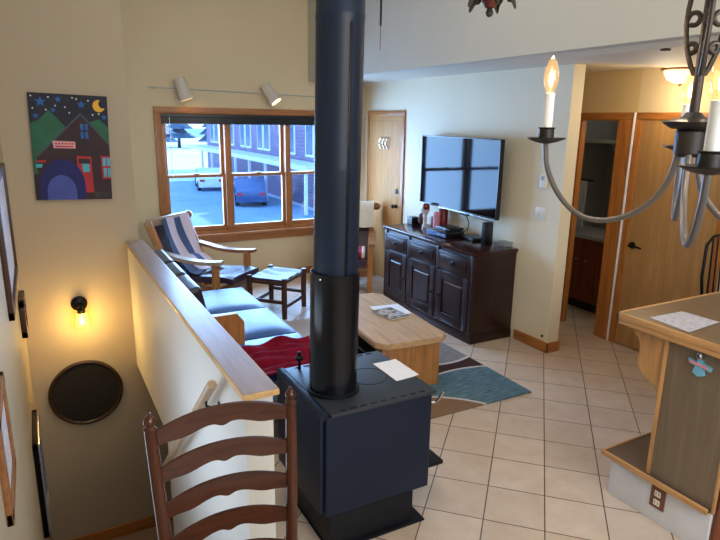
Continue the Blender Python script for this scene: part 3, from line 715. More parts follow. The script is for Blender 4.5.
MB().m('leather_seat').slab(lambda u, v: (-.245+.49*u, -.195+.39*v, .412-.03*math.sin(PI*u)*math.sin(PI*v)+.004*math.sin(u*22)), 20, 14, .02).build('leather_top', t, False, 60)

# ------------------------------------------------------------------ rug, coffee table and what lies on it
tag(recentre(bx('rug_pattern', 1.72, 3.165, 3.03, 5.35, .001, .012, .003).build('area_rug')), 'teal, brown and grey rug with pale curved bands under the coffee table', 'rug')
ta = math.radians(-5)
t = thing('coffee_table', 'thick pine coffee table with clipped corners on the rug', 'coffee table', (2.395, 4.04, .012), ta)
def ch(hx, hy, c): return [(-hx+c,-hy),(hx-c,-hy),(hx,-hy+c),(hx,hy-c),(hx-c,hy),(-hx+c,hy),(-hx,hy-c),(-hx,-hy+c)]
tt_ = MB().m('pine_y').prism(ch(.300,.635,.07), lambda u, v, q: Vector((u, v, q)), .372, .416)
bmesh.ops.bevel(tt_.bm, geom=tt_.bm.edges[:], offset=.008, segments=2, affect='EDGES', clamp_overlap=True)
for f_ in tt_.bm.faces: f_.smooth = True
tt_.build('table_top', t, False, 40)
for y in (-.54, .54): bx('pine_z', -.235, .255, y-.02, y+.02, 0, .372, .004).build('end_panel', t, False)
bx('black_plastic', -.20, .22, -.52, .52, .17, .19, .003).build('lower_shelf', t, False)
bx('pine_z', -.225, -.205, -.52, .52, .30, .372, .003).build('apron', t, False); bx('pine_z', .225, .245, -.52, .52, .30, .372, .003).build('apron', t, False)
sheet('paper_sheet', [(2.40,4.02),(2.66,3.96),(2.70,4.24),(2.44,4.28)], .4285, 'paper', 'white papers under the magazine on the coffee table')
def magazine(x, y, z, rz, w, h, label, mat='magazine_cover'):
    t = thing('magazine', label, 'magazine', (x, y, z), rz)
    bx('magazine_edge', -w/2, w/2, -h/2, h/2, 0, .008, .001).build('pages', t, False)
    bx('black_plastic', -w/2-.001, w/2+.001, -h/2-.001, h/2+.001, .008, .0088).build('cover_border', t, False)
    bx(mat, -w/2+.012, w/2-.012, -h/2+.014, h/2-.014, .0088, .0092).build('cover_picture', t, False)
magazine(2.49, 4.02, .4315, math.radians(4), .20, .27, 'glossy magazine with a dark bordered cover on the coffee table')

# ------------------------------------------------------------------ dark sideboard
t = thing('sideboard', 'dark walnut sideboard with three drawers and three panelled doors', 'sideboard', (3.6, 4.81, 0))
X0, X1, Y0, Y1 = 3.352, 3.862, 4.03, 5.595
bx('walnut_z', X0+.02, X1, Y0+.01, Y1-.01, .06, .835, .004).build('carcass', t)
bx('walnut_top', X0-.010, X1+.002, Y0-.010, Y1+.010, .835, .87, .008).build('top', t)
pl = MB().m('walnut_y').box(X0+.012, X1, Y0, Y1, 0, .085, .008); pl.build('plinth', t)
for y in (Y0+.01, Y0+.535, Y0+1.055, Y1-.05): bx('walnut_z', X0+.006, X0+.022, y, y+.04, .085, .835, .003).build('stile', t)
def cknob(parent, x, y, z):
    k = MB().m('iron').lathe([(0,0),(.02,.001),(.02,.004),(.007,.007),(.007,.016),(.016,.022),(.017,.03),(0,.036)], (x, y, z), 14, Matrix.Rotation(-PI/2, 3, 'Y')); k.build('knob', parent)
cols = [(Y0+.055, Y0+.53), (Y0+.58, Y0+1.05), (Y0+1.10, Y1-.055)]
for i, (y0, y1) in enumerate(cols):
    d_ = MB().m('walnut_y').box(X0+.0, X0+.022, y0, y1, .63, .80, .005); d_.box(X0-.008, X0+.004, y0+.04, y1-.04, .66, .77, .006); do = d_.build('drawer', t)
    cknob(do, X0-.008, (y0+y1)/2, .715)
    d_ = MB().m('walnut_z').box(X0+.0, X0+.022, y0, y0+.075, .10, .61, .004).box(X0, X0+.022, y1-.075, y1, .10, .61, .004); d_.m('walnut_y').box(X0, X0+.022, y0+.07, y1-.07, .10, .19, .004).box(X0, X0+.022, y0+.07, y1-.07, .53, .61, .004)
    d_.m('walnut_z').box(X0+.010, X0+.02, y0+.07, y1-.07, .18, .54); d_.box(X0-.002, X0+.016, y0+.10, y1-.10, .21, .51, .012, None, 1)
    do = d_.build('door', t)
    cknob(do, X0, (y1-.035) if i == 0 else (y0+.035), .36)
# things standing on the sideboard
ZT = .87
t = thing('media_player', 'black media player with a painted blue sheen lying on the sideboard', 'media player', (3.63, 4.83, ZT), math.radians(4))
bx('black_plastic', -.13, .10, -.16, .16, .006, .055, .004).build('case', t, False); bx('blue_sheen', -.133, -.130, -.15, .15, .012, .05).build('front_sheen', t, False)  # thin strip paints the blue sheen on the case front
bx('chrome', -.135, -.133, -.13, -.03, .025, .036).build('display', t, False)
for x in (-.1, .07):
    for y in (-.12, .12): bx('black_plastic', x, x+.02, y-.01, y+.01, 0, .006).build('foot', t, False)
t = thing('cable_box', 'black cable box stacked on the back of the media player', 'cable box', (3.67, 4.84, ZT+.0555), 0)
bx('black_plastic', -.08, .10, -.12, .12, 0, .03, .004).build('case', t, False); bx('chrome', -.081, -.08, -.05, -.02, .01, .018).build('button', t, False)
t = thing('router', 'flat black router beside the standing speaker on the sideboard', 'router', (3.76, 4.54, ZT), math.radians(-6))
bx('black_plastic', -.10, .09, -.12, .12, .004, .035, .01).build('case', t, False); bx('black_plastic', -.085, .08, -.10, .10, 0, .004).build('foot', t, False)
t = thing('speaker', 'small black upright speaker standing on the sideboard below the television', 'speaker', (3.70, 4.28, ZT), math.radians(8))
bx('black_plastic', -.045, .045, -.034, .034, 0, .215, .008).build('case', t, False); bx('blind_black', -.048, -.045, -.028, .028, .01, .205, .001).build('grille', t, False)
t = thing('glass_box', 'small clear glass box at the near end of the sideboard', 'glass box', (3.765, 4.12, ZT), math.radians(5))
bx('clear_glass', -.06, .06, -.06, .06, .004, .045, .004).build('body', t, False); bx('clear_glass', -.064, .064, -.064, .064, .045, .056, .003).build('lid', t, False); bx('chrome', -.06, .06, -.06, .06, 0, .004).build('base', t, False)
t = thing('storage_box', 'small dark ridged box at the far end of the sideboard', 'box', (3.70, 5.54, ZT))
b_ = MB().m('black_plastic').box(-.05, .05, -.05, .05, 0, .085, .003); b_.build('case', t, False)
for k in range(4): bx('laminate_grey', -.052, -.05, -.045, .045, .012+k*.018, .018+k*.018).build('slot', t, False)
t = thing('round_pot', 'round patterned pot with a lid beside the ridged box', 'pot', (3.75, 5.44, ZT))
MB().m('ceramic').lathe([(0,0),(.03,0),(.036,.01),(.056,.05),(.052,.085),(.036,.1),(0,.1)], (0,0,0), 20).build('body', t, False); MB().m('ceramic').lathe([(.036,.1),(.04,.106),(.03,.125),(.014,.135),(.012,.15),(0,.156)], (0,0,0), 20).build('lid', t, False)
t = thing('figurine', 'white and red figurine on a slender stand behind the round pot', 'figurine', (3.69, 5.30, ZT))
MB().m('skull_white').lathe([(0,0),(.032,0),(.030,.02),(.018,.04),(.018,.10),(.026,.13),(.02,.15),(0,.15)], (0,0,0), 18).build('stand', t, False)
MB().m('skull_white').lathe([(0,.145),(.03,.15),(.05,.19),(.052,.22),(.035,.26),(0,.27)], (0,0,0), 18).build('head', t, False)
MB().m('red').lathe([(0,.2),(.03,.205),(.042,.23),(.036,.258),(0,.272)], (-.012,-.03,0), 16).build('flower', t, False)
tag(recentre(bx('red', 3.745, 3.815, 5.20, 5.27, ZT, ZT+.125, .006).build('red_tin')), 'short dark red tin between the figurine and the pink candle', 'tin')
t = thing('pillar_candle', 'tall pink pillar candle in front of the red candle on the sideboard', 'candle', (3.70, 5.10, ZT))
MB().m('pink').lathe([(0,0),(.034,0),(.035,.004),(.035,.19),(.03,.197),(0,.194)], (0,0,0), 20).build('wax', t, False); MB().m('black_plastic').tube([(0,0,.192),(.002,0,.204),(.004,0,.21)], .0016, 6).build('wick', t, False)
t = thing('pillar_candle', 'thick red pillar candle behind the pink one on the sideboard', 'candle', (3.80, 5.12, ZT))
MB().m('red').lathe([(0,0),(.049,0),(.05,.005),(.05,.21),(.044,.22),(0,.215)], (0,0,0), 20).build('wax', t, False); MB().m('black_plastic').tube([(0,0,.212),(.002,0,.224),(.004,0,.23)], .0016, 6).build('wick', t, False)

# ------------------------------------------------------------------ television
t = thing('television', 'large flat television on a wall bracket above the sideboard', 'television', (3.80, 4.87, 1.12))
bx('black_plastic', 3.748, 3.79, 4.165, 5.497, 1.118, 1.852, .006).build('housing', t)
bz = MB().m('black_plastic').box(3.744, 3.750, 4.165, 5.497, 1.118, 1.134, .001).box(3.744, 3.750, 4.165, 5.497, 1.842, 1.852, .001).box(3.744, 3.750, 4.165, 4.175, 1.118, 1.852, .001).box(3.744, 3.750, 5.487, 5.497, 1.118, 1.852, .001)
bz.m('chrome').box(3.742, 3.745, 4.165, 5.497, 1.118, 1.122); bz.build('bezel', t)
bx('screen_glass', 3.745, 3.7485, 4.175, 5.487, 1.134, 1.842).build('screen', t)
bx('black_metal', 3.79, 3.873, 4.70, 5.0, 1.35, 1.6, .004).build('wall_bracket', t)
t.location.x -= .022; t.rotation_euler.z = math.radians(-2.4)
cb = MB().m('black_plastic').tube([(3.80, 4.75, 1.15), (3.82, 4.76, 1.08), (3.84, 4.73, 1.0), (3.82, 4.72, .93), (3.79, 4.76, .905)], .005, 8); cb.tube([(3.81, 4.7, 1.14), (3.83, 4.55, 1.07), (3.84, 4.42, 1.06), (3.80, 4.33, 1.08)], .003, 8)
cb.box(3.79, 3.82, 4.70, 4.82, 1.075, 1.118, .004)
tag(recentre(cb.build('television_cables')), 'black cables hanging behind the television down to the sideboard', 'cables')

# wall plates
t = thing('light_switch', 'cream double light switch plate on the television wall', 'light switch', (XT, 3.79, 1.16))
bx('white_plastic', XT-.006, XT, 3.735, 3.855, 1.165, 1.28, .003).build('plate', t)
for y in (3.765, 3.82): bx('white_plastic', XT-.014, XT-.006, y-.006, y+.006, 1.21, 1.235, .002).build('toggle', t)
t = thing('thermostat', 'small white thermostat higher up the television wall near its end', 'thermostat', (XT, 3.785, 1.45))
bx('white_plastic', XT-.022, XT, 3.75, 3.82, 1.45, 1.57, .006).build('case', t); bx('laminate_grey', XT-.0235, XT-.022, 3.765, 3.805, 1.52, 1.555).build('display', t)
t = thing('door_stop', 'tiny dark door stop low on the television wall', 'door stop', (XT-.02, 3.64, .13))
MB().m('black_metal').lathe([(0,0),(.012,0),(.009,.012),(0,.014)], (XT, 3.64, .14), 10, Matrix.Rotation(-PI/2, 3, 'Y')).build('bumper', t)

# ------------------------------------------------------------------ breakfast bar at the right
t = thing('breakfast_bar', 'breakfast bar with wood-edged brown top, corbel and white base', 'bar counter', (3.6, 1.6, 0))
bx('base_white', 2.642, 4.6, 1.34, 1.90, 0, .228, .002).build('base', t)
lg = MB().m('ledge_brown').box(2.61, 4.6, 1.34, 1.93, .232, .252); lg.m('bar_edge_y').box(2.60, 2.612, 1.34, 1.94, .226, .256, .003); lg.m('bar_edge').box(2.6, 4.6, 1.93, 1.942, .226, .256, .003); lg.build('foot_ledge', t)
bx('bar_panel', 2.632, 4.6, 1.335, 1.672, .252, .992).build('end_panel', t)
pe = MB().m('bar_edge_z').box(2.626, 2.645, 1.664, 1.684, .252, .992, .003).box(2.626, 2.645, 1.325, 1.337, .23, .992, .003); pe.build('panel_trim', t)
bx('cabinet_red', 2.66, 4.6, 1.322, 1.336, .0, .992).build('kitchen_side', t)
ct = MB().m('bar_top').box(2.60, 4.6, 1.25, 1.925, 1.005, 1.052); ct.m('bar_edge_y').box(2.584, 2.604, 1.25, 1.945, 1.022, 1.0545, .003).box(2.588, 2.604, 1.25, 1.94, .996, 1.022, .003); ct.m('bar_edge').box(2.584, 4.6, 1.925, 1.945, 1.022, 1.0545, .003).box(2.588, 4.6, 1.925, 1.94, .996, 1.022, .003)
ct.m('bar_top').box(2.604, 4.6, 1.25, 1.925, 1.0, 1.0535); ct.build('countertop', t)
cp = [(1.684,.996),(1.875,.996),(1.872,.96),(1.84,.935),(1.825,.90),(1.826,.86),(1.83,.82),(1.818,.785),(1.785,.745),(1.745,.73),(1.715,.72),(1.70,.69),(1.695,.65),(1.684,.63)]
for x in (2.645, 3.5):
    cr = MB().m('bar_edge_z').prism(cp, lambda u, v, q: Vector((q, u, v)), x, x+.05); cr.build('corbel', t)
t = thing('power_outlet', 'brown outlet plate with white sockets on the white bar base', 'outlet', (2.642, 1.605, .09))
bx('outlet_brown', 2.6335, 2.6415, 1.565, 1.645, .085, .205, .003).build('plate', t)
for z in (.118, .168): 
    s_ = bx('white_plastic', 2.630, 2.635, 1.588, 1.622, z-.016, z+.016, .003).build('socket', t)
    MB().m('black_plastic').box(2.6292, 2.631, 1.595, 1.598, z-.006, z+.008).box(2.6292, 2.631, 1.611, 1.614, z-.006, z+.008).build('slot', s_)
t = thing('bottle_opener', 'wall-mounted metal bottle opener with blue and red accents on the bar panel', 'bottle opener', (2.63, 1.50, .87))
def yz(c, s): return lambda u, v, q: Vector((q, c[0]-u*s, c[1]+v*s))
sp = [(-.2,.2),(-1,.35),(-.9,.0),(-.35,-.15),(-.5,-.75),(0,-1.0),(.5,-.75),(.35,-.15),(.95,-.25),(1.0,.12),(.25,.28),(.25,.55),(-.2,.55)]
MB().m('sky_accent').prism(sp, yz((1.497,.920), .056), 2.6175, 2.6315).build('plate', t)
MB().m('chrome').lathe([(0,0),(.015,0),(.016,.014),(0,.018)], (2.622, 1.497, .968), 16, Matrix.Rotation(-PI/2, 3, 'Y')).build('catch', t)
MB().m('pink').prism([(-.8,.05),(.75,-.1),(.8,.1),(-.75,.26)], yz((1.497,.920), .056), 2.612, 2.619).build('emblem_band', t)
sheet('printed_flyer', [(2.657,1.805),(2.63,1.575),(2.91,1.60),(2.905,1.795)], 1.0545, 'paper_print', 'printed pinkish flyer lying on the breakfast bar', 'flyer', .002)
# bar stools on the far side of the bar
def bar_stool(label, loc, rz):
    t = thing('bar_stool', label, 'bar stool', loc, rz)
    for sx in (-1, 1):
        for sy in (-1, 1):
            lg = MB().m('black_metal').tube([(sx*.20, sy*.20, .012), (sx*.15, sy*.15, .74)], .011, 10).build('leg', t, False)
            MB().m('white_plastic').lathe([(0,0),(.014,0),(.014,.022),(0,.022)], (sx*.2005, sy*.2005, 0), 10).build('rubber_foot', lg, False)
        MB().m('black_metal').tube([(sx*.17, .17, .74), (sx*.175, .20, .95), (sx*.14, .22, 1.18), (sx*.06, .225, 1.23), (0, .226, 1.235)], .011, 10).build('back_post', t, False)
    for q in (-.07, 0, .07): MB().m('black_metal').tube([(q, .20, .80), (q*.9, .224, 1.228)], .006, 8).build('spindle', t, False)
    MB().m('black_metal').tube([(-.172, .185, .80), (.172, .185, .80)], .008, 8).build('back_rail', t, False)
    MB().m('black_metal').tube([(.185*math.cos(a), .185*math.sin(a), .28) for a in [2*PI*k/28 for k in range(28)]], .009, 8, True).build('foot_ring', t, False)
    MB().m('leather_dark').lathe([(0,.735),(.19,.735),(.205,.75),(.205,.775),(.18,.792),(0,.796)], (0,0,0), 28).build('seat', t, False)
    return t
bs = bar_stool('dark metal bar stool at the right edge behind the bar, its spindle back showing', (4.29, 2.24, 0), math.radians(2))

# ------------------------------------------------------------------ chandelier
cx, cy = 1.393, .907
t = thing('chandelier', 'wrought iron chandelier with candle bulbs hanging at the upper right', 'chandelier', (cx, cy, 1.93))
MB().m('iron').lathe([(0,1.925),(.02,1.925),(.033,1.935),(.034,1.985),(.03,1.99),(.045,1.992),(.063,2.003),(.066,2.008),(.05,2.012),(.024,2.02),(.016,2.03),(0,2.03)], (cx, cy, 0), 28).build('hub', t)
st = MB().m('iron').tube([(cx, cy, 2.02), (cx, cy, 2.6), (cx, cy, HI-.02)], .011, 12); st.build('stem', t)
MB().m('iron').lathe([(0,HI),(.06,HI),(.055,HI-.02),(.02,HI-.035),(0,HI-.035)], (cx, cy, 0), 20).build('ceiling_canopy', t)
for k in range(3):
    a = math.radians(100+120*k); d = Vector((math.cos(a), math.sin(a), 0)); c0 = Vector((cx, cy, 0))
    pts = []
    for i in range(15):
        q = i/14; pts.append(c0+d*(.012+.034*math.sin(PI*q)**.8)+Vector((0,0,2.115+.26*q)))
    sr = MB().m('iron').tube(pts, .006, 8)
    for zc, rr in ((2.175, .011), (2.24, .014), (2.31, .011)):
        sr.tube([c0+d*(.016+rr+rr*math.cos(b2))+Vector((0,0,zc+rr*math.sin(b2))) for b2 in [2*PI*i/18 for i in range(16)]], .006, 8)
    sr.build('scroll', t)
for k, a in enumerate((35.8, 113, 218.9, 293)):
    a = math.radians(a); d = Vector((math.cos(a), math.sin(a), 0)); c0 = Vector((cx, cy, 0)); R = (.370, .356, .370, .356)[k]
    prof = [(.022,1.945),(.026,1.90),(.042,1.845),(.075,1.795),(.125,1.757),(.185,1.737),(.245,1.742),(.295,1.775),(.335,1.825),(.360,1.88),(.368,1.925),(.370,1.948)]
    dz = (-.020, 0, -.034, 0)[k]; ks = (.9, .94, .84, .94)[k]
    prof = [(.022+(r-.022)*(R-.022)/.348, 1.948+(z-1.948)*ks+dz*min(1,r/R)) for r, z in prof]
    fine = []
    for i in range(len(prof)-1):
        p0, p1, p2, p3 = [Vector(prof[max(0,min(len(prof)-1,i+q))]) for q in (-1,0,1,2)]
        for q in range(4):
            w_ = q/4; fine.append(.5*((2*p1)+(p2-p0)*w_+(2*p0-5*p1+4*p2-p3)*w_*w_+(3*p1-p0-3*p2+p3)*w_**3))
    fine.append(Vector(prof[-1]))
    P = [c0+d*v.x+Vector((0,0,v.y)) for v in fine]
    arm = MB().m('iron_grey').tube(P, .0075, 10).build('arm', t)
    e = c0+d*R+Vector((0,0,dz))
    MB().m('iron').lathe([(0,1.944),(.012,1.945),(.03,1.949),(.052,1.958),(.053,1.961),(.03,1.957),(.021,1.958),(.020,1.983),(.0235,1.988),(.014,1.989),(.014,1.97),(0,1.97)], (e.x, e.y, e.z), 24).build('drip_pan', arm)
    MB().m('candle_white').lathe([(0,1.972),(.0135,1.972),(.0135,2.078),(.009,2.08),(0,2.08)], (e.x, e.y, e.z), 18).build('candle_sleeve', arm)
    MB().m('bulb_glass').lathe([(.009,2.08),(.016,2.094),(.0205,2.113),(.019,2.136),(.011,2.160),(.0035,2.173),(0,2.175)], (e.x, e.y, e.z), 18).build('bulb', arm)
    MB().m('bulb_glow').lathe([(0,2.094),(.004,2.097),(.0065,2.112),(.0045,2.130),(0,2.142)], (e.x, e.y, e.z), 12).build('filament', arm)
    li = bpy.data.lights.new('candle_light', 'POINT'); li.energy = 3.4; li.color = (1,.72,.42); li.shadow_soft_size = .02
    lo = bpy.data.objects.new('candle_light', li); lo.location = (e.x, e.y, 2.20); C.objects.link(lo)

# ceiling dome light in the corridor
t = thing('ceiling_light', 'glowing frosted dome ceiling light with bronze rim by the corridor doors', 'ceiling light', (4.495, 3.075, LO))
MB().m('copper_gold').lathe([(0,LO),(.11,LO),(.115,LO-.012),(.15,LO-.03),(.153,LO-.045),(.14,LO-.05),(.12,LO-.048),(0,LO-.03)], (4.495, 3.075, 0), 36).build('rim', t)
MB().m('dome_glow').lathe([(.128,LO-.048),(.122,LO-.075),(.098,LO-.115),(.052,LO-.14),(0,LO-.148)], (4.495, 3.075, 0), 32).build('glass_dome', t)
MB().m('copper_gold').lathe([(0,LO-.146),(.012,LO-.149),(.014,LO-.157),(0,LO-.168)], (4.495, 3.075, 0), 14).build('finial', t)
li = bpy.data.lights.new('dome_light', 'POINT'); li.energy = 7; li.color = (1,.80,.52); li.shadow_soft_size = .12
lo = bpy.data.objects.new('dome_light', li); lo.location = (4.38, 3.1, LO-.26); C.objects.link(lo)

# track spotlights above the window
t = thing('track_light', 'white track spotlights on a thin rail above the window', 'track light', (2.4, YW-.12, 2.28))
MB().m('laminate_grey').tube([(1.17, YW-.14, 2.31), (3.5, YW-.14, 2.262)], .006, 8).build('rail', t)
for x in (1.25, 3.4): MB().m('laminate_grey').tube([(x, YW, 2.307-(x-1.17)*.0206), (x, YW-.14, 2.307-(x-1.17)*.0206)], .005, 8).build('standoff', t)
for x, z, dv, on in ((1.53, 2.295, Vector((.30,-.10,-.95)), False), (2.55, 2.28, Vector((.45,-.42,-.78)), True)):
    dv.normalize(); Q = dv.to_track_quat('Z', 'Y').to_matrix(); c0 = Vector((x, YW-.16, z))-dv*.12
    h_ = MB().m('spot_white').lathe([(0,0),(.062,0),(.066,.006),(.07,.23),(.066,.235),(.060,.225),(.055,.12),(0,.12)], c0, 24, Q).build('lamp_head', t)
    MB().m('spot_glow' if on else 'sconce_glow').lathe([(0,.208),(.058,.208),(.058,.212),(0,.214)], c0, 20, Q).build('lens', h_)
    li = bpy.data.lights.new('track_spot', 'SPOT'); li.energy = 14; li.color = (1,.72,.4); li.spot_size = 1.5; li.spot_blend = .6; li.shadow_soft_size = .04
    lo = bpy.data.objects.new('track_spot', li); lo.location = c0+dv*.25; lo.rotation_euler = (-dv).to_track_quat('Z', 'Y').to_euler(); C.objects.link(lo)

# things hanging from the high ceiling
t = thing('pull_chain', 'thin beaded pull chain hanging beside the stove pipe at the top', 'pull chain', (1.742, 3.0, 2.37))
ch_ = MB().m('black_metal')
ch_.tube([(1.742, 3.0, 2.50), (1.742, 3.0, HI)], .006, 8); ch_.build('cord', t)
ch_ = MB().m('copper_gold')
for k in range(16): ch_.lathe([(0,-.004),(.0032,-.002),(.0032,.002),(0,.004)], (1.742, 3.0, 2.38+k*.0082), 8)
ch_.build('beads', t)
t = thing('hanging_ornament', 'carved brown bud ornament with dark leaves hanging at the top edge', 'ornament', (1.665, 2.0, 2.435))
oc = Vector((1.662, 2.0, 0))
MB().m('rose_dark').lathe([(0,2.435),(.020,2.442),(.036,2.47),(.044,2.51),(.040,2.55),(.012,2.60),(0,2.60)], oc, 18).build('bud', t)
MB().m('leaf_dark').lathe([(0,2.405),(.012,2.411),(.016,2.424),(.010,2.438),(0,2.44)], oc, 12).build('tip', t)
for k in range(5):
    a = 2*PI*k/5+.55; d = Vector((math.cos(a), math.sin(a), 0)); s_ = Vector((-d.y, d.x, 0))
    lf = MB().m('leaf_dark').slab(lambda u, v: oc+d*(.02+.080*v)+s_*((u-.5)*.07*math.sin(PI*min(1,.15+v*.85)))+Vector((0,0,2.535-.085*v+.012*math.cos((u-.5)*9)+.006*math.sin(v*18))), 8, 14, .004); lf.build('leaf', t)
MB().m('black_metal').tube([oc+Vector((0,0,2.59)), oc+Vector((0,0,HI))], .004, 8).build('cord', t)
t = thing('ceiling_vent', 'small dark vent on the low ceiling edge beside the chandelier', 'vent', (3.35, 2.35, LO-.04))
bx('leaf_dark', 3.24, 3.28, 2.33, 2.37, LO-.047, LO-.035, .002).build('grille', t)

# ------------------------------------------------------------------ the street outside the window
ext = MB().m('snow').box(-60, 90, 7.6, 190, -2.95, -2.8); struct(ext.build('ground_snow'))
struct(bx('asphalt', 4.5, 13.0, 10, 47, -2.8, -2.78).build('road'))
def house(name, x0, x1, y0, y1, z1, wallm, label, wins, porch):
    t = thing(name, label, 'building', ((x0+x1)/2, (y0+y1)/2, -2.8))
    bx(wallm, x0, x1, y0, y1, -2.8, z1).build('walls', t)
    rf = MB().m('ext_white').prism([(x0-.6,z1),(x1+.6,z1),((x0+x1)/2,z1+2.4)], lambda u, v, q: Vector((u, q, v)), y0-.5, y1+.5).build('roof', t)
    for y, wd, za, zb in wins:
        f_ = MB().m('ext_white').box(x0-.06, x0, y-wd/2-.14, y+wd/2+.14, za-.14, zb+.14).build('window', t)
        bx('ext_glass', x0-.08, x0-.06, y-wd/2, y+wd/2, za, zb).build('pane', f_)
    if porch:
        bx('ext_white', x0-1.6, x0, y0, y1, -.55, -.30).build('porch_roof', t)
        for k in range(int((y1-y0)/3)): bx('ext_white', x0-1.55, x0-1.4, y0+.3+k*3, y0+.45+k*3, -2.8, -.55).build('porch_post', t)
    return t
house('neighbour_house', 13.5, 21, 27.5, 53, 3.6, 'siding', 'purple sided building across the street with white framed windows', [(y+o_, .85, .1, 1.75) for y in (30, 34, 38.2, 42, 46, 50.3) for o_ in (-.65, .65)], True)
house('neighbour_house', 14.0, 21, 15.5, 25.8, 2.9, 'siding_pale', 'pale building nearest outside the right window section', [(y, .8, -.3, 1.7) for y in (18.5, 20.0, 21.8, 23.4)], False)
def car(loc, rz, mat, label):
    t = thing('parked_car', label, 'car', loc, rz, 'cars parked on the street')
    b_ = MB().m(mat).prism([(-2.1,.3),(2.1,.3),(2.15,.55),(2.05,.82),(1.2,.92),(.65,1.38),(-.95,1.42),(-1.7,.98),(-2.1,.9),(-2.18,.55)], lambda u, v, q: Vector((u, q, v)), -.82, .82); b_.build('body', t, False)
    g_ = MB().m('ext_glass').prism([(1.05,.95),(.6,1.32),(-.9,1.36),(-1.5,1.0)], lambda u, v, q: Vector((u, q, v)), -.83, .83); g_.build('windows', t, False)
    for x in (-1.3, 1.35):
        for s in (-1, 1): MB().m('tyre').lathe([(0,-.11),(.32,-.11),(.34,0),(.32,.11),(0,.11)], (x, s*.76, .34), 18, Matrix.Rotation(PI/2, 3, 'X')).build('wheel', t, False)
    for s in (-1, 1): bx('tail_red', -2.2, -2.1, s*.6-.15, s*.6+.15, .68, .82).build('tail_light', t, False)
    return t
car((10.9, 33.5, -2.79), math.radians(74), 'car_paint', 'blue-grey car seen from behind on the street outside the middle window')
car((10.6, 41.5, -2.79), math.radians(80), 'ext_white', 'white car parked farther along the street outside')
def tree(x, y, h, label):
    t = thing('fir_tree', label, 'tree', (x, y, -2.8), random.random()*3, 'trees beyond the street')
    MB().m('bark').tube([(0,0,0),(0,0,h*.35)], [.28,.2], 8).build('trunk', t, False)
    fo = MB().m('fir')
    for k in range(6):
        z0 = h*(.14+.135*k); r = h*.24*(1-k/6.6); n = 14
        fo.lathe([(0,z0+h*.22),(r*.5,z0+h*.09),(r,z0),(r*.4,z0+h*.03),(0,z0+h*.05)], (0,0,0), n)
    for v in fo.bm.verts: v.co.x += random.uniform(-.15,.15); v.co.y += random.uniform(-.15,.15)
    fo.build('foliage', t, False)
for x, y, h, lb in ((17, 92, 9, 'blue-green fir beyond the snowy lot, leftmost in the left window'), (21, 100, 11, 'tall fir beyond the snowy lot, second from the left'), (25, 96, 8, 'shorter fir in the middle of the far tree line'), (29.5, 104, 12, 'tallest fir in the far tree line'), (33, 98, 9, 'fir at the right of the far tree line beside the building')): tree(x, y, h, lb)
hl = MB().m('hill_blue').slab(lambda u, v: (-60+190*u, 150+30*v, -3+9*math.sin(PI*v*.5)*(.6+.4*math.sin(u*7+1))), 40, 6); struct(hl.build('hills'))

# ------------------------------------------------------------------ light
def area(name, loc, rot, sx, sy, e, col):
    li = bpy.data.lights.new(name, 'AREA'); li.shape = 'RECTANGLE'; li.size = sx; li.size_y = sy; li.energy = e; li.color = col
    o = bpy.data.objects.new(name, li); o.location = loc; o.rotation_euler = rot; C.objects.link(o); return o
area('window_daylight', (2.42, YW+.75, 1.5), (math.radians(-98), 0, 0), 4.4, 2.0, 760, (.42,.66,1.0))
area('rear_daylight', (1.6, -2.2, 2.6), (math.radians(72), 0, 0), 3.4, 2.2, 138, (.84,.92,1.0))
area('vault_fill', (1.4, 2.6, HI-.15), (0, 0, 0), 2.2, 3.0, 45, (1,.95,.88))  # added fill lamp under the closed high ceiling, no skylight there
area('stair_fill', (XL+.03, 2.9, .35), (0, math.radians(-90), 0), .9, 1.2, 11, (.62,.78,1.0))  # added fill lamp on the solid stair wall, brightens the half wall
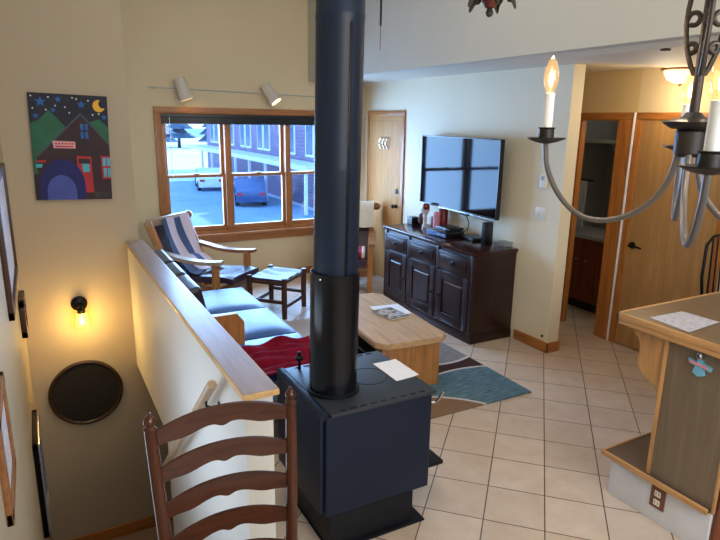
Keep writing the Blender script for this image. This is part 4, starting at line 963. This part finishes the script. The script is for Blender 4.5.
li = bpy.data.lights.new('bathroom_fill', 'POINT'); li.energy = 5; li.color = (1,.93,.84); li.shadow_soft_size = .15  # added unseen fill lamp, lifts the dark room behind the doorway
lo = bpy.data.objects.new('bathroom_fill', li); lo.location = (5.2, 3.6, 2.2); C.objects.link(lo)
sun = bpy.data.lights.new('sun', 'SUN'); sun.energy = 5; sun.angle = .02; sun.color = (1,.96,.9)
so = bpy.data.objects.new('sun', sun); so.rotation_euler = (math.radians(52), 0, math.radians(62)); C.objects.link(so)
li = bpy.data.lights.new('sconce_light', 'POINT'); li.energy = 9; li.color = (1,.66,.22); li.shadow_soft_size = .04
lo = bpy.data.objects.new('sconce_light', li); lo.location = (.234, YP-.22, .22); C.objects.link(lo)
W = bpy.data.worlds.new('world'); bpy.context.scene.world = W; W.use_nodes = True
nt = W.node_tree; bg = nt.nodes['Background']
tc = nt.nodes.new('ShaderNodeTexCoord'); sp_ = nt.nodes.new('ShaderNodeSeparateXYZ'); lk(nt, tc.outputs['Generated'], sp_.inputs[0])
lk(nt, ramp(nt, sp_.outputs[2], [(0, (.62,.80,1,1)), (.25, (.35,.62,1,1)), (1, (.18,.42,.95,1))]), bg.inputs['Color']); bg.inputs['Strength'].default_value = 3.3

# ------------------------------------------------------------------ camera
F_PX, YAW, PIT, ROL = 593.815, .49986007, .24744464, -.0160987
fw = Vector((math.sin(YAW)*math.cos(PIT), math.cos(YAW)*math.cos(PIT), -math.sin(PIT)))
rt = Vector((math.cos(YAW), -math.sin(YAW), 0)); dn = fw.cross(rt)
r2 = rt*math.cos(ROL)+dn*math.sin(ROL); d2 = -rt*math.sin(ROL)+dn*math.cos(ROL)
cam = bpy.data.cameras.new('camera'); cam.sensor_width = 36; cam.lens = F_PX/720*36; cam.clip_start = .02; cam.clip_end = 500
co = bpy.data.objects.new('camera', cam); C.objects.link(co)
co.matrix_world = Matrix.Translation((0,0,2.0)) @ Matrix((r2, -d2, -fw)).transposed().to_4x4()
S = bpy.context.scene; S.camera = co
S.view_settings.view_transform = 'Standard'; S.view_settings.look = 'None'; S.view_settings.exposure = 0; S.view_settings.gamma = 1
